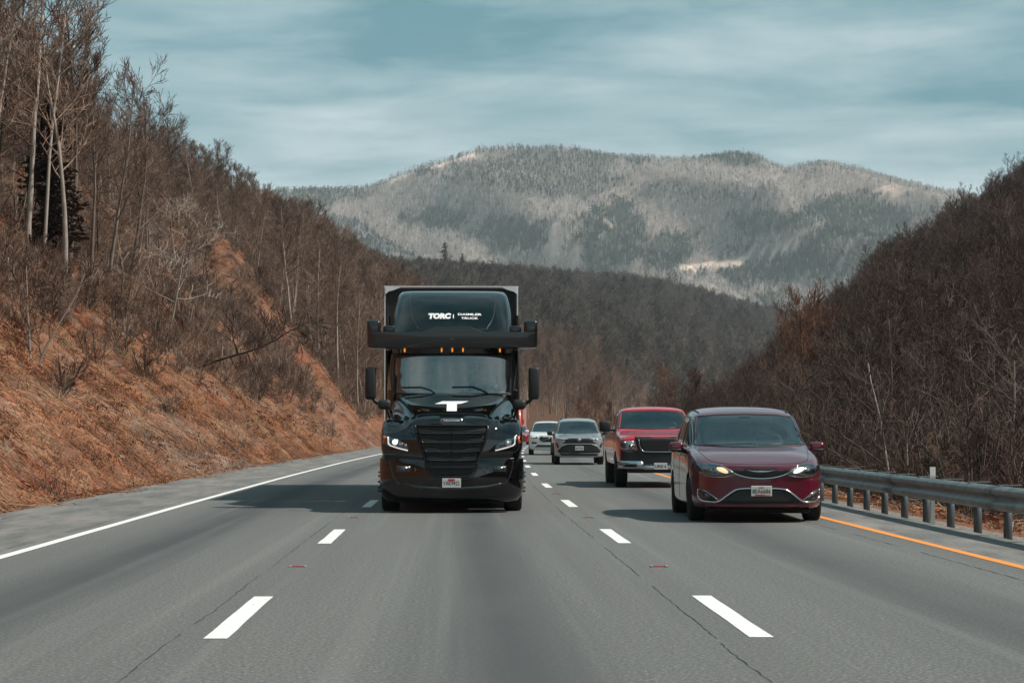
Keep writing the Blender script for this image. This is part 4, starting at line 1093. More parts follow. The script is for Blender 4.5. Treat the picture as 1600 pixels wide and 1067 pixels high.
def interior(root, xs, y, z, dashy, dashz, wheelx, w=.8, seatm=SEATM):
    for x in xs:
        m = MB(); m.add(*rbox((x, y + .25, z + .32), (.50, .16, .66), .06)); m.add(*rbox((x, y, z - .02), (.50, .50, .14), .05)); m.add(*rbox((x, y + .27, z + .74), (.26, .10, .17), .04)); m.obj('seat', seatm, root, True)
    m = MB(); m.add(*rbox((0, dashy, dashz - .12), (w * 2, .34, .22), .06)); m.obj('dashboard', CABIN, root, True)
    P = [(wheelx + .185 * math.cos(a), dashy + .30 + .03 * math.sin(a), dashz + .0 + .175 * math.sin(a)) for a in [2 * math.pi * i / 24 for i in range(25)]]
    m = MB(); m.tube(P, .014, 6, False); m.box((wheelx, dashy + .30, dashz), (.34, .02, .04)); m.box((wheelx, dashy + .24, dashz - .03), (.06, .12, .06)); m.obj('steering_wheel', BLACKPL, root, True)
def plate(root, x, y, z, txt, red=None, bottom=None, sub=None, w=.305, h=.152):
    p = MB(); p.add(*rbox((x, y, z), (w, .008, h), .006, 1)); o = p.obj('number_plate', PLATE, root)
    text_on('plate_lettering', txt, h * .62, (x, z - h * .04), None, PLTXT, o, width=w * .88, bold=.0006, fix=y - .0062)
    if red: MB().box((x + red[0], y - .0055, z + h * .34), (red[1], .004, red[2])).obj('plate_emblem', PLRED, o)
    if bottom:
        MB().box((x - .02, y - .0055, z - h * .40), (w * .5, .003, h * .13)).obj('plate_emblem', PLRED, o); MB().box((x + .09, y - .0056, z - h * .41), (w * .28, .003, h * .11)).obj('plate_emblem', PLORG, o)
    return o
def tyre_shadow_dummy(): pass
def place_root(name, px, D, label, cat, yaw=None, grp=None):
    X = (px - 800) / FX * D; z = float(road_z(D + 1))
    dx = float(road_x(D + 4) - road_x(D)) / 4.0
    return empty(name, (X, D, z), -math.atan(dx) if yaw is None else yaw, label=label, cat=cat, group=grp)
# ---------------------------------------------------------------- maroon minivan
def minivan():
    root = place_root('minivan', 1188.0, 32.9, 'maroon minivan with lit headlights in the outer lane beside the guardrail', 'minivan', yaw=.003)
    MAR = paintm('maroon_paint', (.115, .003, .018, 1), .30, .25)
    rows = [(.00, .25, .66, .42, .60, .66, .74, .60, .80, .42, .83, .84),
            (.10, .21, .80, .42, .62, .80, .78, .70, .85, .48, .875, .885),
            (.30, .19, .92, .42, .64, .91, .84, .80, .905, .52, .93, .94),
            (.60, .19, .985, .44, .68, .965, .92, .86, .97, .56, 1.01, 1.02),
            (1.05, .19, 1.0, .45, .72, .985, .98, .88, 1.05, .60, 1.085, 1.095),
            (1.30, .19, 1.0, .45, .75, .99, 1.0, .88, 1.08, .70, 1.115, 1.13),
            (1.55, .19, 1.0, .45, .76, .99, 1.02, .88, 1.11, .76, 1.24, 1.27),
            (2.15, .19, 1.0, .45, .78, .99, 1.05, .91, 1.13, .765, 1.57, 1.61),
            (2.55, .19, 1.0, .45, .78, .99, 1.06, .93, 1.15, .76, 1.68, 1.715),
            (3.4, .19, 1.0, .45, .78, .99, 1.07, .93, 1.16, .765, 1.72, 1.765),
            (4.4, .20, 1.0, .45, .78, .99, 1.08, .92, 1.16, .74, 1.68, 1.735),
            (4.95, .24, .97, .45, .78, .96, 1.08, .87, 1.14, .65, 1.54, 1.60),
            (5.15, .32, .92, .48, .78, .90, 1.05, .82, 1.12, .60, 1.32, 1.38)]
    body = loft(rows, .05); body.materials.append(MAR); B = bvh_of(body)
    # outlines in the front view (x, z)
    ws = [(-.845, 1.135), (-.5, 1.115), (0, 1.105), (.5, 1.115), (.845, 1.135), (.825, 1.30), (.765, 1.575), (.45, 1.605), (0, 1.615), (-.45, 1.605), (-.765, 1.575), (-.825, 1.30)]
    cabin = prism([(-.80, .98), (.80, .98), (.78, 1.2), (.72, 1.56), (.4, 1.585), (-.4, 1.585), (-.72, 1.56), (-.78, 1.2)], 1.0, 3.4)
    # open the roof pillar area only where the screen is: the cutter starts below the screen's surface line
    V = [v.co.copy() for v in cabin.vertices]
    for v in cabin.vertices:
        if v.co.y < 1.5: v.co.y = 1.42 + (v.co.z - 1.105) * 1.42 if v.co.z > 1.1 else 1.46
    # the screen opening itself
    win = prism([(x * .97, 1.12 + (z - 1.12) * .97 + .008) for x, z in ws], .7, 2.9)
    wheels = [cyl_cutter(s * .98, y, .34, .385, .50) for s in (-1, 1) for y in (.98, 4.07)]
    swp = [(1.84, 1.135), (2.44, 1.49), (2.56, 1.53), (2.585, 1.14)]
    sidecut = fixn(mesh('c', [(-1.4, a, b) for a, b in swp] + [(1.4, a, b) for a, b in swp], [(0, 1, 2, 3), (7, 6, 5, 4)] + [(i, i + 4, (i + 1) % 4 + 4, (i + 1) % 4) for i in range(4)], CABIN))
    bm_ = cut(body, [win, cabin, sidecut] + wheels)
    finish_body(bm_, MAR, root)
    patch('windscreen', ws, B, GLASS, root, off=.001, thick=0, res=.12)
    trim('windscreen_seal', ws, B, BLACKPL, root, r=.012, closed=True, off=-.004)
    # black cowl and wipers
    for a, b in (((-.70, 1.135), (.08, 1.165)), ((.05, 1.13), (.72, 1.16))): trim('wiper', [a, ((a[0] + b[0]) / 2, (a[1] + b[1]) / 2 - .004), b], B, BLACKPL, root, r=.010, off=.015)
    # roof: satin grey sheen comes from the sky; rails
    for s in (-1, 1):
        trim('roof_ditch', [(s * .70, 2.5), (s * .715, 2.8), (s * .72, 3.6), (s * .69, 4.4)], B, BLACKPL, root, r=.012, axis='z', off=.002)
    # side glass
    for ax, s in (('-x', -1), ('+x', 1)):
        trimp = [(1.62, 1.10), (2.4, 1.53), (2.7, 1.585), (4.2, 1.58), (4.75, 1.48), (4.9, 1.20), (4.4, 1.13), (2.4, 1.10)]
        for poly in ([(1.78, 1.125), (2.42, 1.50), (2.58, 1.545), (2.60, 1.13)], [(2.68, 1.13), (2.66, 1.555), (3.66, 1.57), (3.72, 1.14)], [(3.80, 1.14), (3.75, 1.565), (4.28, 1.55), (4.68, 1.44), (4.80, 1.18)]):
            patch('side_window', poly, B, GLASS if poly[0][0] < 2 else TINT, root, off=.004, axis=ax, thick=.01, res=.2)
        trim('window_chrome', smoothpoly(trimp, 4), B, CHROME, root, r=.008, axis=ax, closed=True, off=.002)
        for yy in (2.64, 3.76): trim('door_seam', [(yy, 1.08), (yy + .02, .6), (yy, .30)], B, DARK, root, r=.004, axis=ax, off=-.001)
        for yy in (2.45, 2.9):
            q, n_ = cast(B, (yy, .98), ax); m = MB(); m.add(*rbox(q + n_ * .02, (.03, .20, .035), .012)); m.obj('door_handle', CHROME, root, True)
        trim('side_crease', [(1.5, .93), (3, 1.0), (4.6, 1.02)], B, MAR, root, r=.006, axis=ax, off=-.003)
    # grille band with chrome lower edge; outlines traced in the front view
    gr = smoothpoly([(-.56, .80), (-.25, .835), (0, .842), (.25, .835), (.56, .80), (.42, .715), (.22, .67), (0, .66), (-.22, .67), (-.42, .715)], 4)
    GM = NT('grille_mesh'); v = GM.coord('Object'); ck = GM.n('ShaderNodeTexChecker'); ck.inputs['Scale'].default_value = 110; GM.L.new(v, ck.inputs[0]); GM.col(GM.mix(ck.outputs[1], (.004, .004, .004, 1), (.014, .014, .015, 1))); GM.p(Roughness=.4)
    patch('grille', gr, B, GM.m, root, off=.003, thick=.02)
    g = None
    for sgn in (1, -1):
        hl = smoothpoly([(sgn * a, b) for a, b in ((.905, .855), (.74, .875), (.60, .858), (.46, .79), (.40, .715), (.56, .685), (.74, .69), (.87, .725), (.91, .79))], 4)
        h = patch('headlight', hl, B, REFLECTOR if False else simple('lamp_housing', (.20, .205, .21, 1), .3, .6), root, off=.004, thick=.02)
        for (cx, cz, r, m) in ((.775, .80, .058, CHROME), (.775, .80, .040, DARK), (.775, .80, .026, LENS)):
            pl = [(sgn * cx + r * math.cos(a), cz + r * math.sin(a) * .95) for a in [2 * math.pi * i / 16 for i in range(16)]]
            patch('lamp_ring', pl, B, m, h, off=.006 + (.058 - r) * .12, thick=.01)
        lit = smoothpoly([(sgn * a, b) for a, b in ((.70, .835), (.60, .825), (.50, .77), (.47, .735), (.58, .715), (.68, .725))], 3)
        warm = simple('turn_lamp', (.8, .6, .4, 1), .3, emit=(1, .60, .30, 1) if sgn < 0 else (1, .90, .80, 1), estr=1.3 if sgn < 0 else 1.7)
        patch('lit_turn_lamp', [(sgn * (.565 + .085 * math.cos(a)), .775 + .036 * math.sin(a) + .03 * math.cos(a)) for a in [2 * math.pi * i / 18 for i in range(18)]], B, warm, h, off=.020, thick=.012)
        patch('reflector_bowl', lit, B, REFLECTOR, h, off=.0065, thick=.01)
        patch('lamp_cover', hl, B, glassm('lamp_cover_glass', (.75, .77, .78, 1), .10), h, off=.026, thick=.02)
        trim('headlight_chrome', [(sgn * a, b) for a, b in ((.885, .735), (.80, .692), (.66, .672), (.52, .676), (.40, .702))], B, CHROME, h, r=.006, off=.012)
    trim('grille_chrome_top', smoothpoly([(-.60, .852), (-.48, .79), (-.38, .72), (-.2, .668), (0, .652), (.2, .668), (.38, .72), (.48, .79), (.60, .852)], 5, False), B, CHROME, root, r=.011, off=.010)
    # winged emblem
    q, n_ = cast(B, (0, .755), 'y'); P = [(-.235, .022), (-.12, .004), (-.04, .004), (0, .010), (.04, .004), (.12, .004), (.235, .022), (.10, -.014), (.03, -.020), (-.03, -.020), (-.10, -.014)]
    patch('emblem', [(a, .762 + b) for a, b in P], B, CHROME, root, off=.016, thick=.012, L=.05)
    # lower opening, its chrome surround and the fog lamps
    lo = smoothpoly([(-.52, .285), (-.66, .30), (-.44, .42), (-.34, .475), (-.2, .50), (0, .503), (.2, .50), (.34, .475), (.44, .42), (.66, .30), (.52, .285), (0, .275)], 3)
    patch('lower_grille', lo, B, GM.m, root, off=.003, thick=.02)
    trim('bumper_chrome', smoothpoly([(-.90, .49), (-.905, .40), (-.86, .325), (-.74, .305), (-.62, .315), (-.50, .40), (-.40, .47), (-.30, .50), (0, .510), (.30, .50), (.40, .47), (.50, .40), (.62, .315), (.74, .305), (.86, .325), (.905, .40), (.90, .49)], 4, False), B, CHROME, root, r=.0145, off=.008)
    for sgn in (1, -1):
        fg = smoothpoly([(sgn * a, b) for a, b in ((.895, .48), (.80, .455), (.66, .35), (.62, .325), (.74, .318), (.86, .335), (.89, .40))], 3)
        f_ = patch('fog_lamp', fg, B, BLACKPL, root, off=.004, thick=.02)
        trim('fog_lamp_chrome', [(sgn * a, b) for a, b in ((.895, .487), (.80, .462), (.68, .375), (.615, .32))], B, CHROME, f_, r=.006, off=.010)
        patch('fog_lamp_ring', [(sgn * .79 + .045 * math.cos(a), .385 + .043 * math.sin(a)) for a in [2 * math.pi * i / 16 for i in range(16)]], B, DCHROME, f_, off=.008, thick=.01)
        patch('fog_lens', [(sgn * .79 + .032 * math.cos(a), .385 + .031 * math.sin(a)) for a in [2 * math.pi * i / 16 for i in range(16)]], B, TINT, f_, off=.012, thick=.01)
    trim('bumper_lip', [(-.80, .255), (-.4, .245), (0, .242), (.4, .245), (.80, .255)], B, MAR, root, r=.016, off=.0)
    m = MB(); m.add(*rbox((0, .50, .185), (1.50, .7, .10), .04)); m.obj('air_dam', DARK, root)
    plate(root, 0, -.095, .470, '8EA6686', (0.0, .07, .012), True)
    # hood seams
    trim('hood_seam', smoothpoly([(-.86, 1.10), (-.80, 1.0), (-.70, .90), (-.45, .868), (0, .858), (.45, .868), (.70, .90), (.80, 1.0), (.86, 1.10)], 4, False), B, DARK, root, r=.0045, off=-.001)
    for sgn in (1, -1):
        m = MB(); m.add(*rbox((sgn * 1.10, 1.93, 1.105), (.23, .13, .15), .05, 3)); mo = m.obj('mirror', MAR, root, True)
        m = MB(); m.add(*rbox((sgn * 1.11, 1.905, 1.055), (.17, .10, .05), .02)); m.obj('mirror_base', BLACKPL, mo, True)
        m = MB(); m.tube([(sgn * .95, 1.96, 1.03), (sgn * 1.04, 1.94, 1.06)], .03, 8); m.obj('mirror_arm', BLACKPL, mo, True)
    for s in (-1, 1):
        for y in (.98, 4.07): wheel(root, s * .875, y, .345, .235, side=s)
    interior(root, (-.38, .38), 2.55, .80, 1.60, 1.14, .38, .72)
    m = MB(); m.add(*rbox((0, 2.12, 1.55), (.19, .03, .05), .012)); m.obj('rear_view_mirror', BLACKPL, root)
    p = person((0, 0, 0), 0, 'driver in a dark top behind the minivan windscreen, hands on the wheel', simple('dark_top', (.03, .03, .04, 1), .9))
    p.matrix_world = root.matrix_basis @ Matrix.Translation((.38, 2.52, .78)); return root
minivan()

# ---------------------------------------------------------------- generic car front for the rest
def car(px, D, label, cat, name, pal, rows, spec):
    root = place_root(name, px, D, label, cat)
    body = loft(rows, spec.get('bow', .05)); body.materials.append(pal); B = bvh_of(body)
    W = spec['wheel']; cs = [cyl_cutter(s * (W[2] + .08), y, W[0], W[0] * 1.13, .5) for s in (-1, 1) for y in W[1]]
    ws = spec['screen']
    cs.insert(0, prism([(x * .96, z + (.012 if z < 1.4 else -.012)) for x, z in ws], .6, spec.get('depth', 2.9)))
    finish_body(cut(body, cs), pal, root)
    patch('windscreen', ws, B, GLASS, root, off=.001, thick=0, res=.15)
    trim('windscreen_seal', ws, B, BLACKPL, root, r=.014, closed=True, off=-.004)
    for s in (-1, 1):
        for y in W[1]: wheel(root, s * W[2], y, W[0], W[3], side=s)
        ax = '+x' if s > 0 else '-x'
        for poly in spec['side']: patch('side_window', poly, B, TINT, root, off=.004, axis=ax, thick=.01, res=.25)
        x, y, z, a, b, c = spec['mirror']; m = MB(); m.add(*rbox((s * x, y, z), (a, b, c), min(a, b, c) * .3, 2)); mo = m.obj('mirror', spec.get('mirror_mat', pal), root, True)
        MB().tube([(s * (x - a * .9), y + .02, z - c * .4), (s * (x - a * .3), y, z - c * .3)], .03, 6).obj('mirror_arm', BLACKPL, mo, True)
    for nm, poly, mat, off, sym, sm in spec['patches']:
        for s in ((1, -1) if sym else (1,)):
            pl = [(s * a, b) for a, b in poly]; pl = smoothpoly(pl, 3) if sm else pl; patch(nm, pl, B, mat, root, off=off, thick=.02)
    for nm, path, mat, r, sym, sm in spec['trims']:
        for s in ((1, -1) if sym else (1,)):
            pl = [(s * a, b) for a, b in path]; pl = smoothpoly(pl, 3, False) if sm else pl; trim(nm, pl, B, mat, root, r=r, off=.036 if nm == 'grille_chrome' and name == 'pickup_truck' else .008)
    if 'plate' in spec: plate(root, *spec['plate'][:3], spec['plate'][3], **spec['plate'][4])
    if 'inner' in spec: interior(root, (-.38, .38), *spec['inner'])
    return root, B
def circ(cx, cz, r, n=14, k=1.0): return [(cx + r * math.cos(2 * math.pi * i / n), cz + r * k * math.sin(2 * math.pi * i / n)) for i in range(n)]
HOUS = simple('dark_lamp_housing', (.05, .052, .055, 1), .2, .5, coat=1)
BLACKGR = simple('black_grille', (.006, .006, .007, 1), .45)

def pickup():
    RED = paintm('bright_red_paint', (.64, .012, .034, 1), .30, .15)
    rows = [(.10, .52, .86, .70, .84, .86, .98, .84, 1.10, .60, 1.15, 1.165),
            (.16, .50, .93, .70, .84, .93, 1.0, .88, 1.13, .66, 1.19, 1.20),
            (.45, .50, .98, .70, .88, .98, 1.06, .93, 1.17, .70, 1.23, 1.24),
            (1.35, .50, 1.0, .72, .92, .99, 1.10, .95, 1.22, .74, 1.30, 1.31),
            (1.60, .50, 1.0, .72, .92, .99, 1.12, .95, 1.24, .82, 1.34, 1.36),
            (1.75, .48, 1.0, .72, .92, .99, 1.14, .95, 1.26, .82, 1.44, 1.46),
            (2.30, .48, 1.0, .72, .92, .99, 1.15, .94, 1.28, .76, 1.80, 1.84),
            (2.50, .48, 1.0, .72, .92, .99, 1.15, .94, 1.28, .75, 1.86, 1.90),
            (3.6, .48, 1.0, .72, .92, .99, 1.15, .94, 1.28, .75, 1.87, 1.91),
            (3.95, .48, 1.0, .72, .92, .99, 1.15, .94, 1.28, .76, 1.75, 1.80),
            (4.02, .48, 1.0, .72, .92, .99, 1.15, .94, 1.25, .80, 1.28, 1.28),
            (5.70, .50, 1.0, .72, .92, .99, 1.15, .94, 1.25, .80, 1.28, 1.28),
            (5.80, .55, .97, .72, .92, .96, 1.12, .92, 1.2, .78, 1.22, 1.22)]
    ws = [(-.86, 1.37), (0, 1.345), (.86, 1.37), (.835, 1.5), (.765, 1.77), (.5, 1.795), (0, 1.81), (-.5, 1.795), (-.765, 1.77), (-.835, 1.5)]
    P = [('grille', [(-.50, 1.14), (.50, 1.14), (.44, .90), (.38, .82), (-.38, .82), (-.44, .90)], BLACKGR, .036, False, False),
         ('black_lower_panel', [(-.90, .86), (-.50, .86), (-.42, .80), (.42, .80), (.50, .86), (.90, .86), (.91, .48), (-.91, .48)], BLACKPL, .022, False, False),
         ('grille_surround', [(-.60, 1.185), (.60, 1.185), (.52, .86), (.40, .78), (-.40, .78), (-.52, .86)], BLACKPL, .026, False, False),
         ('headlight', [(.62, 1.08), (.90, 1.09), (.915, .90), (.84, .86), (.60, .87), (.565, .95)], REFLECTOR, .008, True, False),
         ('lamp_bowl', circ(.675, .955, .055), DCHROME, .016, True, False), ('lamp_bulb', circ(.675, .955, .026), LAMPW if False else CHROME, .020, True, False),
         ('indicator', [(.80, 1.06), (.895, 1.065), (.90, .92), (.82, .90)], HOUS, .014, True, False),
         ('side_emblem', [(.0, .0), (.001, .0), (.001, .001)], CHROME, .0, False, False)][:-1]
    T = [('grille_chrome', [(-.50, 1.13), (-.46, .92), (-.385, .835), (-.2, .828), (.2, .828), (.385, .835), (.46, .92), (.50, 1.13)], CHROME, .012, False, False),
         ('hood_seam', [(-.92, 1.12), (-.62, 1.20), (0, 1.215), (.62, 1.20), (.92, 1.12)], DARK, .007, False, True)]
    root, B = car(1031.7, 51.3, 'bright red pickup truck with black grille and chrome bumper partly behind the minivan', 'pickup truck', 'pickup_truck', RED, rows,
        dict(wheel=(.40, (.92, 4.55), .855, .27), screen=ws, side=[[(1.95, 1.30), (2.42, 1.72), (2.95, 1.74), (2.95, 1.28)], [(3.02, 1.28), (3.02, 1.74), (3.62, 1.72), (3.72, 1.30)]], mirror=(1.17, 2.0, 1.42, .26, .12, .25),
             mirror_mat=BLACKPL, patches=P, trims=T, inner=(2.75, 1.0, 1.85, 1.38, .38, .74), depth=3.7))
    # chrome bumper: deep at the ends, stepped down behind the plate
    bp = NT('bumper_chrome'); f = bp.noise(bp.coord('Object'), 4, 3); bp.col(bp.mix(f, (.45, .46, .47, 1), (.62, .62, .63, 1))); bp.p(Metallic=1.0, Roughness=.14)
    for z0, z1, x0, x1 in ((.42, .635, .36, .98), ):
        for s in (1, -1):
            V = []; F = []; n = 8
            for i in range(n + 1):
                t = i / n; x = s * (x0 + (x1 - x0) * t); y = -.02 + .20 * t ** 3.2; zt = z1 - (.10 if t < .02 else 0)
                V += [(x, y + .05, z0), (x, y, z0 + .03), (x, y - .01, (z0 + zt) / 2), (x, y, zt - .02), (x, y + .06, zt)]
            for i in range(n):
                for j in range(4): a = i * 5 + j; F.append((a, a + 1, a + 6, a + 5) if s < 0 else (a, a + 5, a + 6, a + 1))
            b = obj('bumper', evaluated(mesh('bumper', V, F, bp.m, True), [('SOLIDIFY', dict(thickness=.02))]), root)
            MB().add(*rbox((s * .70, -.045, .515), (.34, .02, .085), .025, 3)).obj('fog_lamp', DCHROME, b, True)
            MB().box((s * .70, -.058, .515), (.26, .006, .05)).obj('fog_lens', TINT, b)
    m = MB(); m.add(*rbox((0, -.0, .47), (.80, .05, .10), .02)); m.obj('bumper_centre', bp.m, root, True)
    m = MB(); m.add(*rbox((0, .25, .40), (1.5, .20, .12), .03)); m.add(*rbox((0, .22, .56), (.7, .2, .12), .03)); m.obj('valance', BLACKPL, root)
    plate(root, 0, -.045, .50, 'URE-6431' if False else 'URE·6', None)
pickup()

def suv_rows(w, h, L, hood=1.0, nose=.8, zb=.25, scr=1.35):
    r = w
    return [(.00, zb + .03, r * .70, .45, .62, r * .70, nose - .06, r * .64, nose + .02, r * .45, nose + .05, nose + .06),
            (.08, zb, r * .84, .45, .64, r * .84, nose, r * .76, nose + .06, r * .5, nose + .09, nose + .10),
            (.28, zb, r * .95, .45, .66, r * .94, nose + .04, r * .84, nose + .10, r * .55, nose + .125, nose + .135),
            (.60, zb, r * .99, .46, .70, r * .975, nose + .08, r * .87, hood - .04, r * .6, hood, hood + .01),
            (1.10, zb, r, .46, .74, r * .985, hood - .06, r * .88, hood + .03, r * .66, hood + .065, hood + .075),
            (scr, zb, r, .46, .76, r * .985, hood - .03, r * .89, hood + .06, r * .74, hood + .11, hood + .125),
            (scr + .2, zb, r, .46, .78, r * .985, hood, r * .89, hood + .09, r * .78, hood + .24, hood + .26),
            (scr + .72, zb, r, .46, .78, r * .98, hood + .02, r * .89, hood + .12, r * .70, h - .10, h - .06),
            (scr + 1.0, zb, r, .46, .78, r * .98, hood + .03, r * .89, hood + .13, r * .685, h - .04, h),
            (scr + 1.9, zb, r, .46, .78, r * .98, hood + .04, r * .89, hood + .14, r * .68, h - .03, h + .005),
            (L - .45, zb, r * .99, .46, .78, r * .97, hood + .05, r * .86, hood + .14, r * .64, h - .10, h - .06),
            (L - .1, zb + .05, r * .95, .5, .78, r * .92, hood + .03, r * .80, hood + .10, r * .58, h - .35, h - .30),
            (L, zb + .12, r * .90, .52, .78, r * .86, hood - .02, r * .75, hood + .05, r * .5, h - .52, h - .48)]
def greysuv():
    G = paintm('silver_grey_paint', (.40, .415, .42, 1), .32, .45)
    ws = [(-.78, 1.145), (0, 1.12), (.78, 1.145), (.74, 1.30), (.655, 1.545), (.4, 1.575), (0, 1.585), (-.4, 1.575), (-.655, 1.545), (-.74, 1.30)]
    P = [('grille', [(-.52, .90), (-.40, .955), (.40, .955), (.52, .90), (.50, .84), (.62, .77), (-.62, .77), (-.50, .84)], BLACKGR, .008, False, False),
         ('lower_grille', [(-.66, .66), (-.42, .74), (.42, .74), (.66, .66), (.80, .52), (.74, .44), (-.74, .44), (-.80, .52)], BLACKPL, .008, False, False),
         ('bumper_skirt', [(-.72, .43), (.72, .43), (.66, .33), (-.66, .33)], BLACKPL, .012, False, False),
         ('headlight', [(.86, 1.02), (.74, 1.01), (.56, .93), (.58, .885), (.72, .89), (.86, .95)], HOUS, .008, True, False),
         ('daylight_lamp', [(.84, .965), (.74, .915), (.62, .905), (.63, .895), (.75, .898), (.85, .94)], REFLECTOR, .014, True, False),
         ('fog_recess', [(.80, .80), (.86, .80), (.86, .62), (.76, .60), (.74, .68)], BLACKPL, .008, True, False),
         ('oval_emblem', circ(0, .90, .075, 18, .7), CHROME, .020, False, False), ('oval_emblem', circ(0, .90, .055, 18, .6), BLACKGR, .024, False, False), ('oval_emblem', circ(0, .905, .032, 14, 1.3), CHROME, .027, False, False)]
    T = [('grille_chrome', [(-.54, .90), (-.40, .965), (.40, .965), (.54, .90)], CHROME, .008, False, False), ('bumper_edge', [(-.80, .50), (-.62, .69), (-.42, .755), (.42, .755), (.62, .69), (.80, .50)], G, .016, False, False),
         ('hood_seam', [(-.80, 1.02), (-.5, 1.0), (0, .99), (.5, 1.0), (.80, 1.02)], DARK, .007, False, True), ('hood_crease', [(.40, 1.0), (.46, 1.06), (.52, 1.13)], G, .012, True, False)]
    root, B = car(905, 80.8, 'silver-grey compact SUV with roof rails and black mirrors between the white car and red pickup', 'SUV', 'grey_suv', G, suv_rows(.93, 1.71, 4.6, 1.06, .90, .27, 1.30),
        dict(wheel=(.355, (.92, 3.6), .80, .23), screen=ws, side=[[(1.75, 1.14), (2.25, 1.47), (2.55, 1.50), (2.55, 1.14)], [(2.62, 1.14), (2.62, 1.50), (3.4, 1.49), (3.5, 1.16)]], mirror=(1.03, 1.75, 1.14, .20, .12, .16), mirror_mat=BLACKPL, patches=P, trims=T,
             plate=(0, -.075, .60, 'VHA 4417' if False else '8DH 9054', dict(red=(0.0, .08, .012))), inner=(2.35, .78, 1.42, 1.13, .38, .66)))
    for s in (-1, 1): trim('roof_rail', [(s * .60, 2.35), (s * .61, 2.6), (s * .61, 3.8), (s * .58, 4.0)], B, BLACKPL, root, r=.018, axis='z', off=.025)
    for s in (-1, 1):
        for y in (.92, 3.6):
            P_ = [(s * .925, y + .42 * math.cos(a), .355 + .42 * math.sin(a)) for a in [math.pi * i / 12 for i in range(13)]]; MB().tube(P_, .03, 6).obj('arch_trim', BLACKPL, root, True)
greysuv()
def whitesuv():
    Wh = paintm('pearl_white_paint', (.84, .85, .84, 1), .35, .0)
    ws = [(-.80, 1.12), (0, 1.095), (.80, 1.12), (.76, 1.28), (.67, 1.52), (.4, 1.55), (0, 1.56), (-.4, 1.55), (-.67, 1.52), (-.76, 1.28)]
    P = [('grille', [(-.44, .90), (.44, .90), (.40, .70), (.30, .64), (-.30, .64), (-.40, .70)], BLACKGR, .010, False, False),
         ('headlight', [(.88, .90), (.52, .885), (.54, .80), (.72, .80), (.88, .83)], HOUS, .008, True, False), ('daylight_lamp', [(.86, .875), (.60, .855), (.60, .84), (.86, .855)], DRL, .014, True, False),
         ('air_intake', [(.80, .64), (.54, .62), (.56, .55), (.80, .54)], BLACKPL, .008, True, False), ('lower_grille', [(-.52, .50), (.52, .50), (.66, .38), (-.66, .38)], BLACKPL, .008, False, False),
         ('round_emblem', circ(0, .78, .06), DCHROME, .016, False, False)]
    T = [('grille_bar', [(-.40, .68), (.02, .78), (.40, .88)], CHROME, .010, False, False), ('grille_chrome', [(-.45, .905), (-.41, .70), (-.30, .635), (.30, .635), (.41, .70), (.45, .905), (-.45, .905)], DCHROME, .008, False, False),
         ('hood_seam', [(-.82, .93), (-.45, .93), (0, .93), (.45, .93), (.82, .93)], DARK, .006, False, True), ('bumper_strip', [(-.78, .345), (0, .335), (.78, .345)], CHROME, .01, False, False)]
    car(857, 106.5, 'white SUV with dark grille half hidden behind the grey compact SUV', 'SUV', 'white_suv', Wh, suv_rows(.95, 1.64, 4.7, 1.03, .84, .24, 1.35),
        dict(wheel=(.36, (.90, 3.75), .82, .24), screen=ws, side=[[(1.8, 1.12), (2.3, 1.45), (2.6, 1.48), (2.6, 1.12)], [(2.68, 1.12), (2.68, 1.48), (3.6, 1.46), (3.7, 1.14)]], mirror=(1.04, 1.8, 1.12, .20, .12, .15), patches=P, trims=T, inner=(2.4, .78, 1.45, 1.11, .38, .66)))
whitesuv()
def redcar():
    Rd = paintm('deep_red_paint', (.30, .012, .02, 1), .3, .2)
    ws = [(-.72, .98), (0, .96), (.72, .98), (.58, 1.33), (0, 1.37), (-.58, 1.33)]
    P = [('grille', [(-.42, .72), (.42, .72), (.36, .60), (-.36, .60)], BLACKGR, .01, False, False), ('lower_grille', [(-.62, .48), (.62, .48), (.5, .32), (-.5, .32)], BLACKPL, .01, False, False), ('headlight', [(.80, .76), (.50, .72), (.52, .64), (.80, .68)], REFLECTOR, .01, True, False)]
    car(808, 168, 'dark red saloon car mostly hidden behind the black truck', 'car', 'red_saloon_car', Rd, suv_rows(.91, 1.44, 4.6, .88, .70, .20, 1.30),
        dict(wheel=(.33, (.90, 3.7), .78, .22), screen=ws, side=[[(1.8, .98), (2.3, 1.26), (3.2, 1.28), (3.4, 1.0)]], mirror=(.98, 1.75, .98, .18, .12, .12), patches=P, trims=[]))
redcar()
def fartruck():
    O = paintm('orange_red_truck_paint', (.55, .05, .02, 1), .35, 0)
    root = place_root('box_truck', 796, 215, 'distant orange and red truck peeking out beyond the black truck', 'truck')
    me = slices([(.5, 1.15, 0, .1, .15, 2.2), (1.6, 1.15, 0, .1, .15, 2.2), (2.6, 1.1, .5, .1, .15, 2.2), (3.0, 1.05, .8, .1, .15, 2.2)]); me.materials.append(O); finish_body(me, O, root, 'cab')
    B = bvh_of(me); patch('windscreen', [(-.95, 1.75), (.95, 1.75), (.9, 2.5), (-.9, 2.5)], B, TINT, root)
    patch('grille', [(-.5, 1.3), (.5, 1.3), (.5, .8), (-.5, .8)], B, BLACKGR, root)
    for s in (-1, 1): patch('headlight', [(s * .65, 1.0), (s * 1.0, 1.0), (s * 1.0, .8), (s * .65, .8)], B, REFLECTOR, root)
    m = MB(); m.add(*rbox((0, 6.4, 2.0), (2.5, 8.0, 2.7), .04)); m.obj('cargo_box', simple('pale_box', (.45, .22, .20, 1), .5), root)
    m = MB(); m.add(*rbox((1.32, .6, 1.9), (.14, .10, .5), .03)); m.add(*rbox((-1.32, .6, 1.9), (.14, .10, .5), .03)); m.obj('mirror', O, root)
    for s in (-1, 1):
        for y in (1.0, 8.5): wheel(root, s * 1.0, y, .5, .28, side=s)
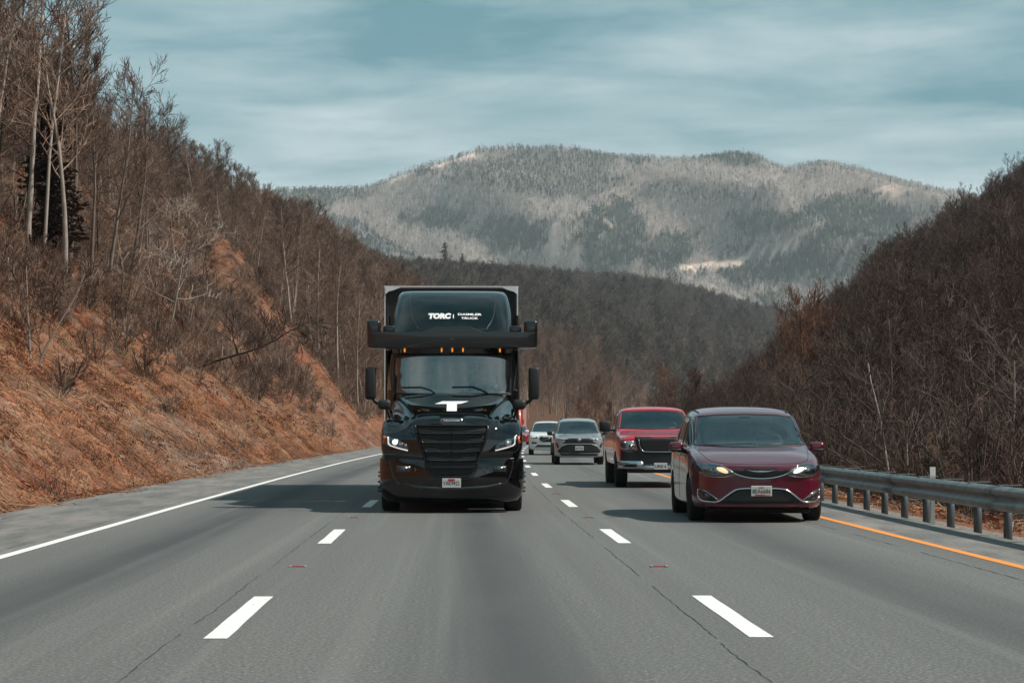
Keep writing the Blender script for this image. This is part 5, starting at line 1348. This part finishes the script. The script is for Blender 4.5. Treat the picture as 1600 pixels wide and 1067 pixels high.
fartruck()
# ---------------------------------------------------------------- black semi truck
def truck():
    PX, TD = 705.7, 36.6
    root = place_root('semi_truck', PX, TD, 'black semi truck with a wide roof sensor bar driving in the middle lane', 'semi truck')
    K = BLACKPAINT
    # hood: cross-sections from the nose back to the windscreen
    def sec(y, pts): return [(x, y, z) for x, z in pts]
    S = [sec(.00, [(0, .60), (.60, .60), (.95, .70), (1.08, .95), (1.10, 1.14), (1.03, 1.235), (.86, 1.255), (.70, 1.38), (.64, 1.50), (.35, 1.56), (0, 1.57)]),
         sec(.12, [(0, .60), (.66, .60), (1.05, .70), (1.165, .95), (1.175, 1.20), (1.13, 1.32), (.94, 1.36), (.74, 1.44), (.68, 1.56), (.36, 1.615), (0, 1.625)]),
         sec(.45, [(0, .60), (.7, .60), (1.08, .72), (1.185, .98), (1.19, 1.36), (1.14, 1.54), (.98, 1.575), (.80, 1.53), (.715, 1.64), (.40, 1.70), (0, 1.71)]),
         sec(.90, [(0, .60), (.7, .60), (1.08, .9), (1.18, 1.08), (1.18, 1.38), (1.12, 1.56), (.99, 1.60), (.86, 1.62), (.80, 1.76), (.45, 1.81), (0, 1.82)]),
         sec(1.35, [(0, .60), (.7, .60), (1.08, .9), (1.15, 1.10), (1.15, 1.36), (1.11, 1.52), (1.02, 1.62), (.93, 1.72), (.88, 1.85), (.5, 1.90), (0, 1.91)]),
         sec(1.78, [(0, .60), (.7, .60), (1.08, .9), (1.14, 1.10), (1.14, 1.40), (1.12, 1.56), (1.08, 1.70), (1.02, 1.84), (.95, 1.93), (.5, 1.985), (0, 1.99)]),
         sec(2.05, [(0, .60), (.7, .60), (1.08, .9), (1.14, 1.10), (1.14, 1.40), (1.12, 1.56), (1.09, 1.72), (1.04, 1.86), (.96, 1.96), (.5, 2.0), (0, 2.0)])]
    V = []; F = []; n = len(S[0]); P = 2 * n - 2
    for s in S: V += s; V += [(-x, y, z) for x, y, z in s[1:-1]]
    def idx(i, k, sd): return i * P + (k if sd > 0 or k in (0, n - 1) else n + k - 1)
    for i in range(len(S) - 1):
        for k in range(n - 1):
            for sd in (1, -1): F.append((idx(i, k, sd), idx(i, k + 1, sd), idx(i + 1, k + 1, sd), idx(i + 1, k, sd)))
    for i, dy in ((0, -.10), (len(S) - 1, 0)):
        b = len(V); V += [(0, S[i][0][1] + dy, z) for (x, y, z) in S[i][1:-1]]
        def cc(k): return idx(i, k, 1) if k in (0, n - 1) else b + k - 1
        for k in range(n - 1):
            for sd in (1, -1):
                q = [idx(i, k, sd), idx(i, k + 1, sd), cc(k + 1), cc(k)]; q = [a for j, a in enumerate(q) if a not in q[:j]]
                if len(q) > 2: F.append(tuple(q))
    hood = evaluated(fixn(mesh('hood', V, F)), [('SUBSURF', dict(levels=3, render_levels=3))]); hood.materials.append(K)
    hood_b = bvh_of(hood)
    hood2 = cut(hood, [cyl_cutter(s * 1.0, 1.18, .50, .60, .62) for s in (-1, 1)], 'hood'); finish_body(hood2, K, root, 'hood')
    # bumper
    bump = slices([(.17, .98, .10, .16, .30, .9), (.20, 1.10, .02, .16, .32, 1.0), (.28, 1.16, -.06, .17, .34, 1.0), (.40, 1.19, -.12, .18, .34, .55), (.60, 1.195, -.125, .18, .34, .50), (.80, 1.195, -.115, .18, .34, .50), (.885, 1.19, -.10, .18, .34, .55), (.90, 1.175, -.07, .17, .33, .5)], nb=14)
    bump.materials.append(K)
    bo = cut(bump, [cyl_cutter(s * 1.05, 1.18, .50, .60, .5) for s in (-1, 1)] , 'bumper'); finish_body(bo, K, root, 'bumper')
    B = bvh_of(hood, bump)
    # grille
    g0 = [(-.585, 1.435), (.585, 1.435), (.60, 1.40), (.545, 1.15), (.44, .90), (.40, .74), (.33, .63), (.24, .60), (-.24, .60), (-.33, .63), (-.40, .74), (-.44, .90), (-.545, 1.15), (-.60, 1.40)]
    gm = NT('grille_net'); v = gm.coord('Object'); wv = gm.n('ShaderNodeTexChecker'); wv.inputs['Scale'].default_value = 42; gm.L.new(v, wv.inputs[0]); gm.col(gm.mix(wv.outputs[1], (.003, .003, .003, 1), (.012, .012, .012, 1))); gm.p(Roughness=.6)
    grille = patch('grille', g0, B, gm.m, root, off=.006, thick=.03)
    trim('grille_surround', g0, B, simple('satin_black_trim', (.035, .036, .037, 1), .25, .6), grille, r=.020, closed=True, off=.010)
    SAT = simple('satin_slat', (.020, .021, .022, 1), .30, .5); GLN = simple('slat_highlight', (.16, .165, .17, 1), .25, .8)
    for i, z in enumerate((1.33, 1.18, 1.03, .885, .76)):
        hw = float(np.interp(z, [.60, .74, .90, 1.15, 1.42], [.24, .38, .42, .525, .575]))
        M = MB(); Pp = []
        for t in np.linspace(-hw, hw, 25):
            q, n_ = cast(B, (t, z), 'y'); Pp.append(q)
        V = []; F = []
        for q in Pp: V += [q + Vector((0, -.010, .020)), q + Vector((0, -.055, .012)), q + Vector((0, -.058, -.020)), q + Vector((0, -.010, -.030))]
        for a in range(len(Pp) - 1):
            for b_ in range(4): k = a * 4; F.append((k + b_, k + (b_ + 1) % 4, k + 4 + (b_ + 1) % 4, k + 4 + b_))
        M.add(V, F); so = M.obj('slat', SAT, grille)
        if i < 4:
            for s in (-1, 1):
                h = lambda a, b_: cast(B, (s * a, z + b_), 'y')[0] + Vector((0, -.064, 0))
                path = [h(hw - .30, -.022), h(hw - .22, .020), h(hw - .04, .024), h(hw - .06, -.018), h(hw - .30, -.022)]
                MB().tube(path, .0045, 5).obj('slat_highlight_line', GLN, so)  # thin pale tubes drawn in as the highlights on the slats
                MB().tube([h(hw - .30, -.024), h(.02, -.024)], .0035, 5).obj('slat_highlight_line', GLN, so)
    for x in np.linspace(-.44, .44, 3):
        MB().tube([cast(B, (x * .9, 1.42), 'y')[0] + Vector((0, -.012, 0)), cast(B, (x * .7, .64), 'y')[0] + Vector((0, -.012, 0))], .006, 5).obj('grille_bar', SAT, grille)
    # badge
    bd = smoothpoly([(-.185, 1.515), (-.13, 1.548), (.13, 1.548), (.185, 1.515), (.13, 1.482), (-.13, 1.482)], 4)
    badge = patch('badge', bd, B, CHROME, root, off=.012, thick=.02)
    patch('badge_field', [(a * .91, 1.515 + (b - 1.515) * .66) for a, b in bd], B, DARK, badge, off=.018, thick=.004)
    text_on('badge_lettering', 'FREIGHTLINER', .034, (0, 1.515), B, WHITEV, badge, width=.27, bold=.0012, off=.021)
    # hood decal: white T
    tp = [(-.29, 1.800), (-.16, 1.848), (.29, 1.850), (.15, 1.805), (.085, 1.800), (.085, 1.675), (-.085, 1.675), (-.085, 1.800)]
    patch('hood_letter_t', tp, hood_b, WHITEV, root, off=.005, thick=.0, L=.04)
    # hood edge lines
    trim('hood_front_edge', smoothpoly([(-.62, 1.46), (-.58, 1.58), (-.45, 1.62), (0, 1.635), (.45, 1.62), (.58, 1.58), (.62, 1.46)], 4, False), hood_b, K, root, r=.012, off=-.004)
    for s in (-1, 1):
        # headlights
        hl = [(s * a, b) for a, b in ((1.085, 1.265), (1.02, 1.25), (.86, 1.19), (.74, 1.12), (.70, 1.03), (.74, 1.012), (.90, 1.055), (1.06, 1.10), (1.09, 1.14))]
        h = patch('headlight', hl, B, HOUS, root, off=.006, thick=.03)
        patch('amber_corner', [(s * 1.085, 1.265), (s * 1.13, 1.27), (s * 1.14, 1.15), (s * 1.095, 1.12)], B, AMBER, h, off=.008, thick=.02)
        trim('light_strip', [(s * a, b) for a, b in ((1.045, 1.25), (1.04, 1.14), (1.01, 1.108), (.90, 1.07), (.72, 1.025))], B, DRL, h, r=.0125, off=.016)
        patch('lamp_bowl', circ(s * .93, 1.165, .055), B, REFLECTOR, h, off=.014, thick=.01)
        patch('lit_projector' if s < 0 else 'projector', circ(s * .93, 1.165, .040 if s < 0 else .022), B, LAMPW if s < 0 else simple('weak_lamp', (.7, .7, .7, 1), .2, emit=(1, .95, .85, 1), estr=.7), h, off=.020, thick=.01)
        patch('lamp_detail', circ(s * .83, 1.125, .030), B, DCHROME, h, off=.014, thick=.01)
        patch('lamp_cover', hl, B, LENS, h, off=.028, thick=.02)
        # fender highlights / fog lamps / bumper creases
        trim('fender_line', smoothpoly([(s * .74, .965), (s * .92, .975), (s * 1.05, 1.0), (s * 1.10, 1.06), (s * 1.115, 1.14)], 4, False), B, K, root, r=.012, off=-.003)
        patch('fog_lamp', [(s * .68, .765), (s * .90, .775), (s * .90, .675), (s * .68, .675)], B, simple('fog_lens', (.05, .05, .052, 1), .3, .4, coat=1), root, off=.008, thick=.02)
        patch('fog_lamp_lens', [(s * .73, .755), (s * .86, .76), (s * .86, .69), (s * .73, .69)], B, DCHROME, root, off=.016, thick=.01)
        trim('bumper_crease', smoothpoly([(s * 1.015, .86), (s * .99, .70), (s * .93, .55), (s * .86, .48)], 4, False), B, simple('crease_sheen', (.03, .032, .033, 1), .2, .5, coat=1), root, r=.011, off=-.002)
        trim('tow_hook', [(s * .60, .74), (s * .60, .67), (s * .56, .655), (s * .53, .68), (s * .53, .74)], B, BLACKPL, root, r=.007, off=.004)
        # air scoop on the fender top
        patch('fender_vent', [(s * a, b) for a, b in ((1.02, 1.50), (1.06, 1.44), (.94, 1.425))], B, DARK, root, off=.004, thick=.01)
        patch('hood_hinge', [(s * a, b) for a, b in ((.40, 1.66), (.56, 1.70), (.50, 1.72), (.36, 1.70))], hood_b, DARK, root, off=.006, thick=.01)
        # hood mirrors
        m = MB(); m.add(*rbox((s * 1.135, .80, 1.79), (.22, .14, .17), .06, 4)); ho = m.obj('hood_mirror', BLACKPL, root, True)
        MB().tube([(s * 1.10, .82, 1.72), (s * 1.06, .95, 1.60), (s * 1.0, 1.05, 1.54)], .022, 8).obj('mirror_arm', BLACKPL, ho, True)
        # big cab mirrors
        m = MB(); m.add(*rbox((s * 1.415, 1.95, 2.17), (.185, .16, .56), .045, 3)); mo = m.obj('mirror', BLACKPL, root, True)
        MB().tube([(s * 1.40, 1.95, 1.95), (s * 1.34, 1.95, 1.86), (s * 1.20, 1.98, 1.78), (s * 1.12, 2.02, 1.72)], .034, 8).obj('mirror_arm', BLACKPL, mo, True)
        # A-pillar air foil
        m = MB(); m.add(*rbox((s * 1.15, 2.45, 2.30), (.05, .16, .95), .02)); m.obj('door_pillar', BLACKPL, root, True)
    trim('bumper_top_line', smoothpoly([(-1.17, .89), (-.9, .89), (-.46, .875), (-.44, .78), (-.34, .58), (-.22, .555), (0, .55), (.22, .555), (.34, .58), (.44, .78), (.46, .875), (.9, .89), (1.17, .89)], 3, False), B, simple('seam_sheen', (.05, .052, .053, 1), .2, .6), root, r=.010, off=.0)
    patch('bumper_ledge', [(-.80, .49), (-.55, .45), (0, .415), (.55, .45), (.86, .50), (.80, .46), (.55, .40), (0, .375), (-.55, .40)], B, simple('ledge_sheen', (.030, .034, .035, 1), .28, .3, coat=1), root, off=.012, thick=.02)
    trim('air_dam_edge', [(-.75, .27), (0, .25), (.75, .27)], B, BLACKPL, root, r=.014, off=.0)
    plate(root, 0, -.16, .495, 'YAK9422', (.0, .11, .034))
    # cab with the windscreen opening
    cab = slices([(.75, 1.13, 2.0, .06, .15, 3.7), (1.92, 1.15, 1.95, .22, .24, 3.7), (2.03, 1.155, 1.965, .22, .24, 3.7), (2.68, 1.14, 2.08, .22, .24, 3.7), (2.80, 1.12, 2.11, .22, .24, 3.7)], nb=14); cab.materials.append(K)
    CB = bvh_of(cab)
    ws = [(-1.0, 2.06), (-.93, 1.995), (-.5, 1.985), (0, 1.98), (.5, 1.985), (.93, 1.995), (1.0, 2.06), (1.0, 2.55), (.93, 2.65), (.5, 2.66), (0, 2.665), (-.5, 2.66), (-.93, 2.65), (-1.0, 2.55)]
    ws = [tuple(p) for p in smoothpoly(ws, 4)]
    sw = [(2.22, 2.06), (2.42, 2.58), (3.0, 2.60), (3.0, 2.02)]
    sidecut = fixn(mesh('c', [(-1.4, a, b) for a, b in sw] + [(1.4, a, b) for a, b in sw], [(0, 1, 2, 3), (7, 6, 5, 4)] + [(i, i + 4, (i + 1) % 4 + 4, (i + 1) % 4) for i in range(4)], CABIN))
    cb2 = cut(cab, [prism([(x * .97, 2.32 + (z - 2.32) * .96) for x, z in ws], 1.2, 3.5), sidecut], 'cab'); finish_body(cb2, K, root, 'cab')
    patch('windscreen', ws, CB, TRUCKGLASS, root, off=.002, thick=0, res=.15)
    trim('windscreen_seal', ws, CB, BLACKPL, root, r=.018, closed=True, off=-.002)
    trim('windscreen_frame', [(x * 1.03, 2.32 + (z - 2.32) * 1.06) for x, z in ws], CB, DCHROME, root, r=.005, closed=True, off=.0)
    for a in ([(-.88, 2.10), (-.55, 2.105), (-.40, 2.06), (-.30, 2.00)], [(.0, 2.105), (.35, 2.11), (.50, 2.06), (.62, 2.00)]):
        trim('wiper', a, CB, BLACKPL, root, r=.012, off=.03)
    for s, ax in ((1, '+x'), (-1, '-x')): patch('side_window', [(2.20, 2.05), (2.41, 2.59), (3.02, 2.61), (3.02, 2.01)], CB, TRUCKGLASS, root, axis=ax, thick=.01)
    interior(root, (-.55, .55), 2.95, 1.72, 2.25, 2.05, .55, .95, SEATL)
    m = MB(); m.add(*rbox((0, 3.42, 2.3), (1.7, .04, .6), .01)); m.obj('sleeper_curtain', simple('curtain_grey', (.66, .68, .67, 1), .9, var=.25, scale=9), root)
    m = MB(); m.add(*rbox((-.02, 2.32, 2.595), (.30, .06, .10), .02)); m.obj('camera_housing', BLACKPL, root)
    # sun visor below the bar with marker lamps
    vis = slices([(2.66, .98, 2.08, .22, .2, 2.5), (2.70, 1.06, 1.98, .22, .2, 2.6), (2.80, 1.10, 1.96, .22, .2, 2.6)], nb=10); vis.materials.append(K); finish_body(vis, K, root, 'sun_visor')
    VB = bvh_of(vis)
    # roof fairing
    fr = slices([(2.76, 1.08, 2.20, .26, .30, 4.2), (2.95, 1.075, 2.25, .28, .34, 4.2), (3.15, 1.065, 2.38, .28, .36, 4.2), (3.35, 1.05, 2.56, .28, .38, 4.2), (3.52, 1.035, 2.76, .28, .38, 4.2), (3.66, 1.015, 2.97, .26, .38, 4.2), (3.76, .995, 3.16, .24, .36, 4.2), (3.83, .965, 3.36, .20, .34, 4.15), (3.87, .93, 3.58, .14, .30, 4.1), (3.89, .87, 3.85, .06, .2, 4.05)], nb=14)
    fr.materials.append(K); finish_body(fr, K, root, 'roof_fairing'); FB = bvh_of(fr)
    trim('fairing_seam', smoothpoly([(-.77, 3.80), (-.76, 3.62), (-.72, 3.36), (-.62, 3.18), (-.50, 3.12), (.50, 3.12), (.62, 3.18), (.72, 3.36), (.76, 3.62), (.77, 3.80)], 4, False), FB, simple('seam_grey', (.045, .05, .052, 1), .3, .4), root, r=.008, off=-.002)
    text_on('roof_lettering', 'TORC', .125, (-.235, 3.365), FB, WHITEV, root, width=.40, bold=.010, off=.006, shear=.12)
    text_on('roof_lettering', 'DAIMLER', .052, (.30, 3.400), FB, WHITEV, root, width=.42, bold=.0015, off=.006)
    text_on('roof_lettering', 'TRUCK', .052, (.30, 3.328), FB, WHITEV, root, width=.30, bold=.0015, off=.006)
    patch('roof_lettering', [(.008, 3.40), (.024, 3.40), (.024, 3.325), (.008, 3.325)], FB, WHITEV, root, off=.006, thick=0)
    # sensor bar
    SB = simple('sensor_bar_black', (.006, .0065, .007, 1), .32, .0, coat=.6)
    bar = slices([(2.775, 1.40, 1.84, .05, .05, 2.22), (2.79, 1.465, 1.78, .05, .07, 2.26), (2.86, 1.478, 1.765, .05, .07, 2.28), (3.03, 1.478, 1.765, .05, .07, 2.28), (3.055, 1.46, 1.785, .05, .07, 2.26)], nb=10); bar.materials.append(SB)
    bo_ = finish_body(bar, SB, root, 'sensor_bar')
    for s in (-1, 1):
        m = MB(); m.add(*rbox((s * 1.362, 2.02, 3.13), (.235, .40, .26), .05, 3)); m.obj('sensor_pod', SB, bo_, True)
        m = MB(); m.add(*rbox((s * 1.095, 2.05, 3.10), (.20, .28, .13), .02, 2)); m.obj('camera_box', SB, bo_, True)
    cpoly = [(-.52, 3.04), (-.30, 3.135), (.30, 3.135), (.52, 3.04), (.50, 2.98), (-.50, 2.98)]
    pr = prism(cpoly, 1.80, 2.55, SB); obj('bar_fairing', pr, bo_)
    MB().tube([(-.53, 1.798, 3.045), (-.30, 1.798, 3.14), (.30, 1.798, 3.14), (.53, 1.798, 3.045)], .006, 5).obj('bar_fairing_edge', DCHROME, bo_)
    V, F = text_geo('TORC', .03); obj('bar_lettering', mesh('bar_lettering', [Vector((x, 1.757, z + 2.93)) for x, z in V], F, DCHROME), bo_)
    for x in (-.83, -.185, 0, .185, .83):
        q, n_ = cast(VB, (x, 2.75), 'y'); m = MB(); m.add(*rbox(q + Vector((0, -.02, 0)), (.026, .05, .075), .01)); m.obj('marker_lamp', LAMPA, root)
    # exhaust-like stack / side extenders, tanks, frame
    for s in (-1, 1):
        m = MB(); m.add(*rbox((s * 1.17, 4.68, 2.15), (.05, 1.75, 2.6), .02)); m.obj('side_extender', K, root)
        MB().tube([(s * 1.0, 3.6, .55), (s * 1.0, 5.2, .55)], .30, 20).obj('fuel_tank', DCHROME, root, False)
        wheel(root, s * 1.03, 1.18, .50, .30, DCHROME, 8, s)
        for y in (5.6, 6.9): wheel(root, s * .98, y, .50, .56, DCHROME, 8, s)
        # lugged winter tread showing outside the bumper
        M = MB()
        for i in range(30):
            pass
        for i in range(10):
            a = 2 * math.pi * i / 10; c = Vector((0, 1.18 + .165 * math.cos(a), .49 + .165 * math.sin(a))); M.tube([c + Vector((s * 1.10, 0, 0)), c + Vector((s * 1.215, 0, 0)), c + Vector((s * 1.25, 0, 0))], [.024, .022, .010], 8)
        M.lathe([(s * 1.10, .001), (s * 1.10, .21), (s * 1.19, .12), (s * 1.21, .001)], 'x', 24, (0, 1.18, .49)); M.obj('hub_spikes', BLACKPL, root)
    MB().box((0, 4.6, .75), (.9, 6.0, .25)).box((0, 3.2, .47), (1.9, 2.6, .50)).box((0, 6.2, .50), (1.6, 2.2, .45)).obj('chassis', DARK, root)
    for s in (-1, 1): m = MB(); m.add(*rbox((s * 1.13, 3.6, .72), (.05, 3.1, .98), .02)); m.obj('side_fairing', K, root)
    p = person((0, 0, 0), 0, 'driver in a grey shirt behind the truck windscreen, hands on the wheel', simple('grey_shirt', (.12, .12, .13, 1), .9))
    p.matrix_world = root.matrix_basis @ Matrix.Translation((.55, 2.93, 1.70))
    # trailer
    t = empty('semi_trailer', root.matrix_basis @ Vector((-.04, 0, 0)), root.rotation_euler.z, label='black box trailer with pale front frame coupled behind the black truck', cat='trailer')
    m = MB(); m.add(*rbox((0, 11.2, 2.55), (2.50, 11.0, 3.04), .02, 1)); m.obj('trailer_box', simple('trailer_black', (.010, .010, .011, 1), .6), t)
    FRM = simple('trailer_frame_pale', (.85, .85, .84, 1), .5, 0)
    fm_ = MB(); fm_.box((0, 5.66, 4.085), (2.56, .06, .022)); [fm_.box((s * 1.262, 5.66, 2.6), (.020 if s > 0 else .012, .06, 2.95)) for s in (-1, 1)]; fm_.obj('front_frame', FRM, t)  # right bar made wider and pale to stand for its sunlit edge
    for s in (-1, 1):
        MB().add([(s * 1.25, 5.61, 4.07), (s * .96, 5.61, 4.07), (s * 1.08, 5.61, 4.02), (s * 1.19, 5.61, 3.99), (s * 1.25, 5.61, 3.94), (s * 1.25, 5.63, 3.94), (s * 1.25, 5.63, 4.07)], [(0, 1, 2, 3, 4), (0, 4, 5, 6)]).obj('corner_gusset', FRM, t)
        for y in (14.2, 15.5): wheel(t, s * .98, y, .50, .56, DCHROME, 8, s)
truck()
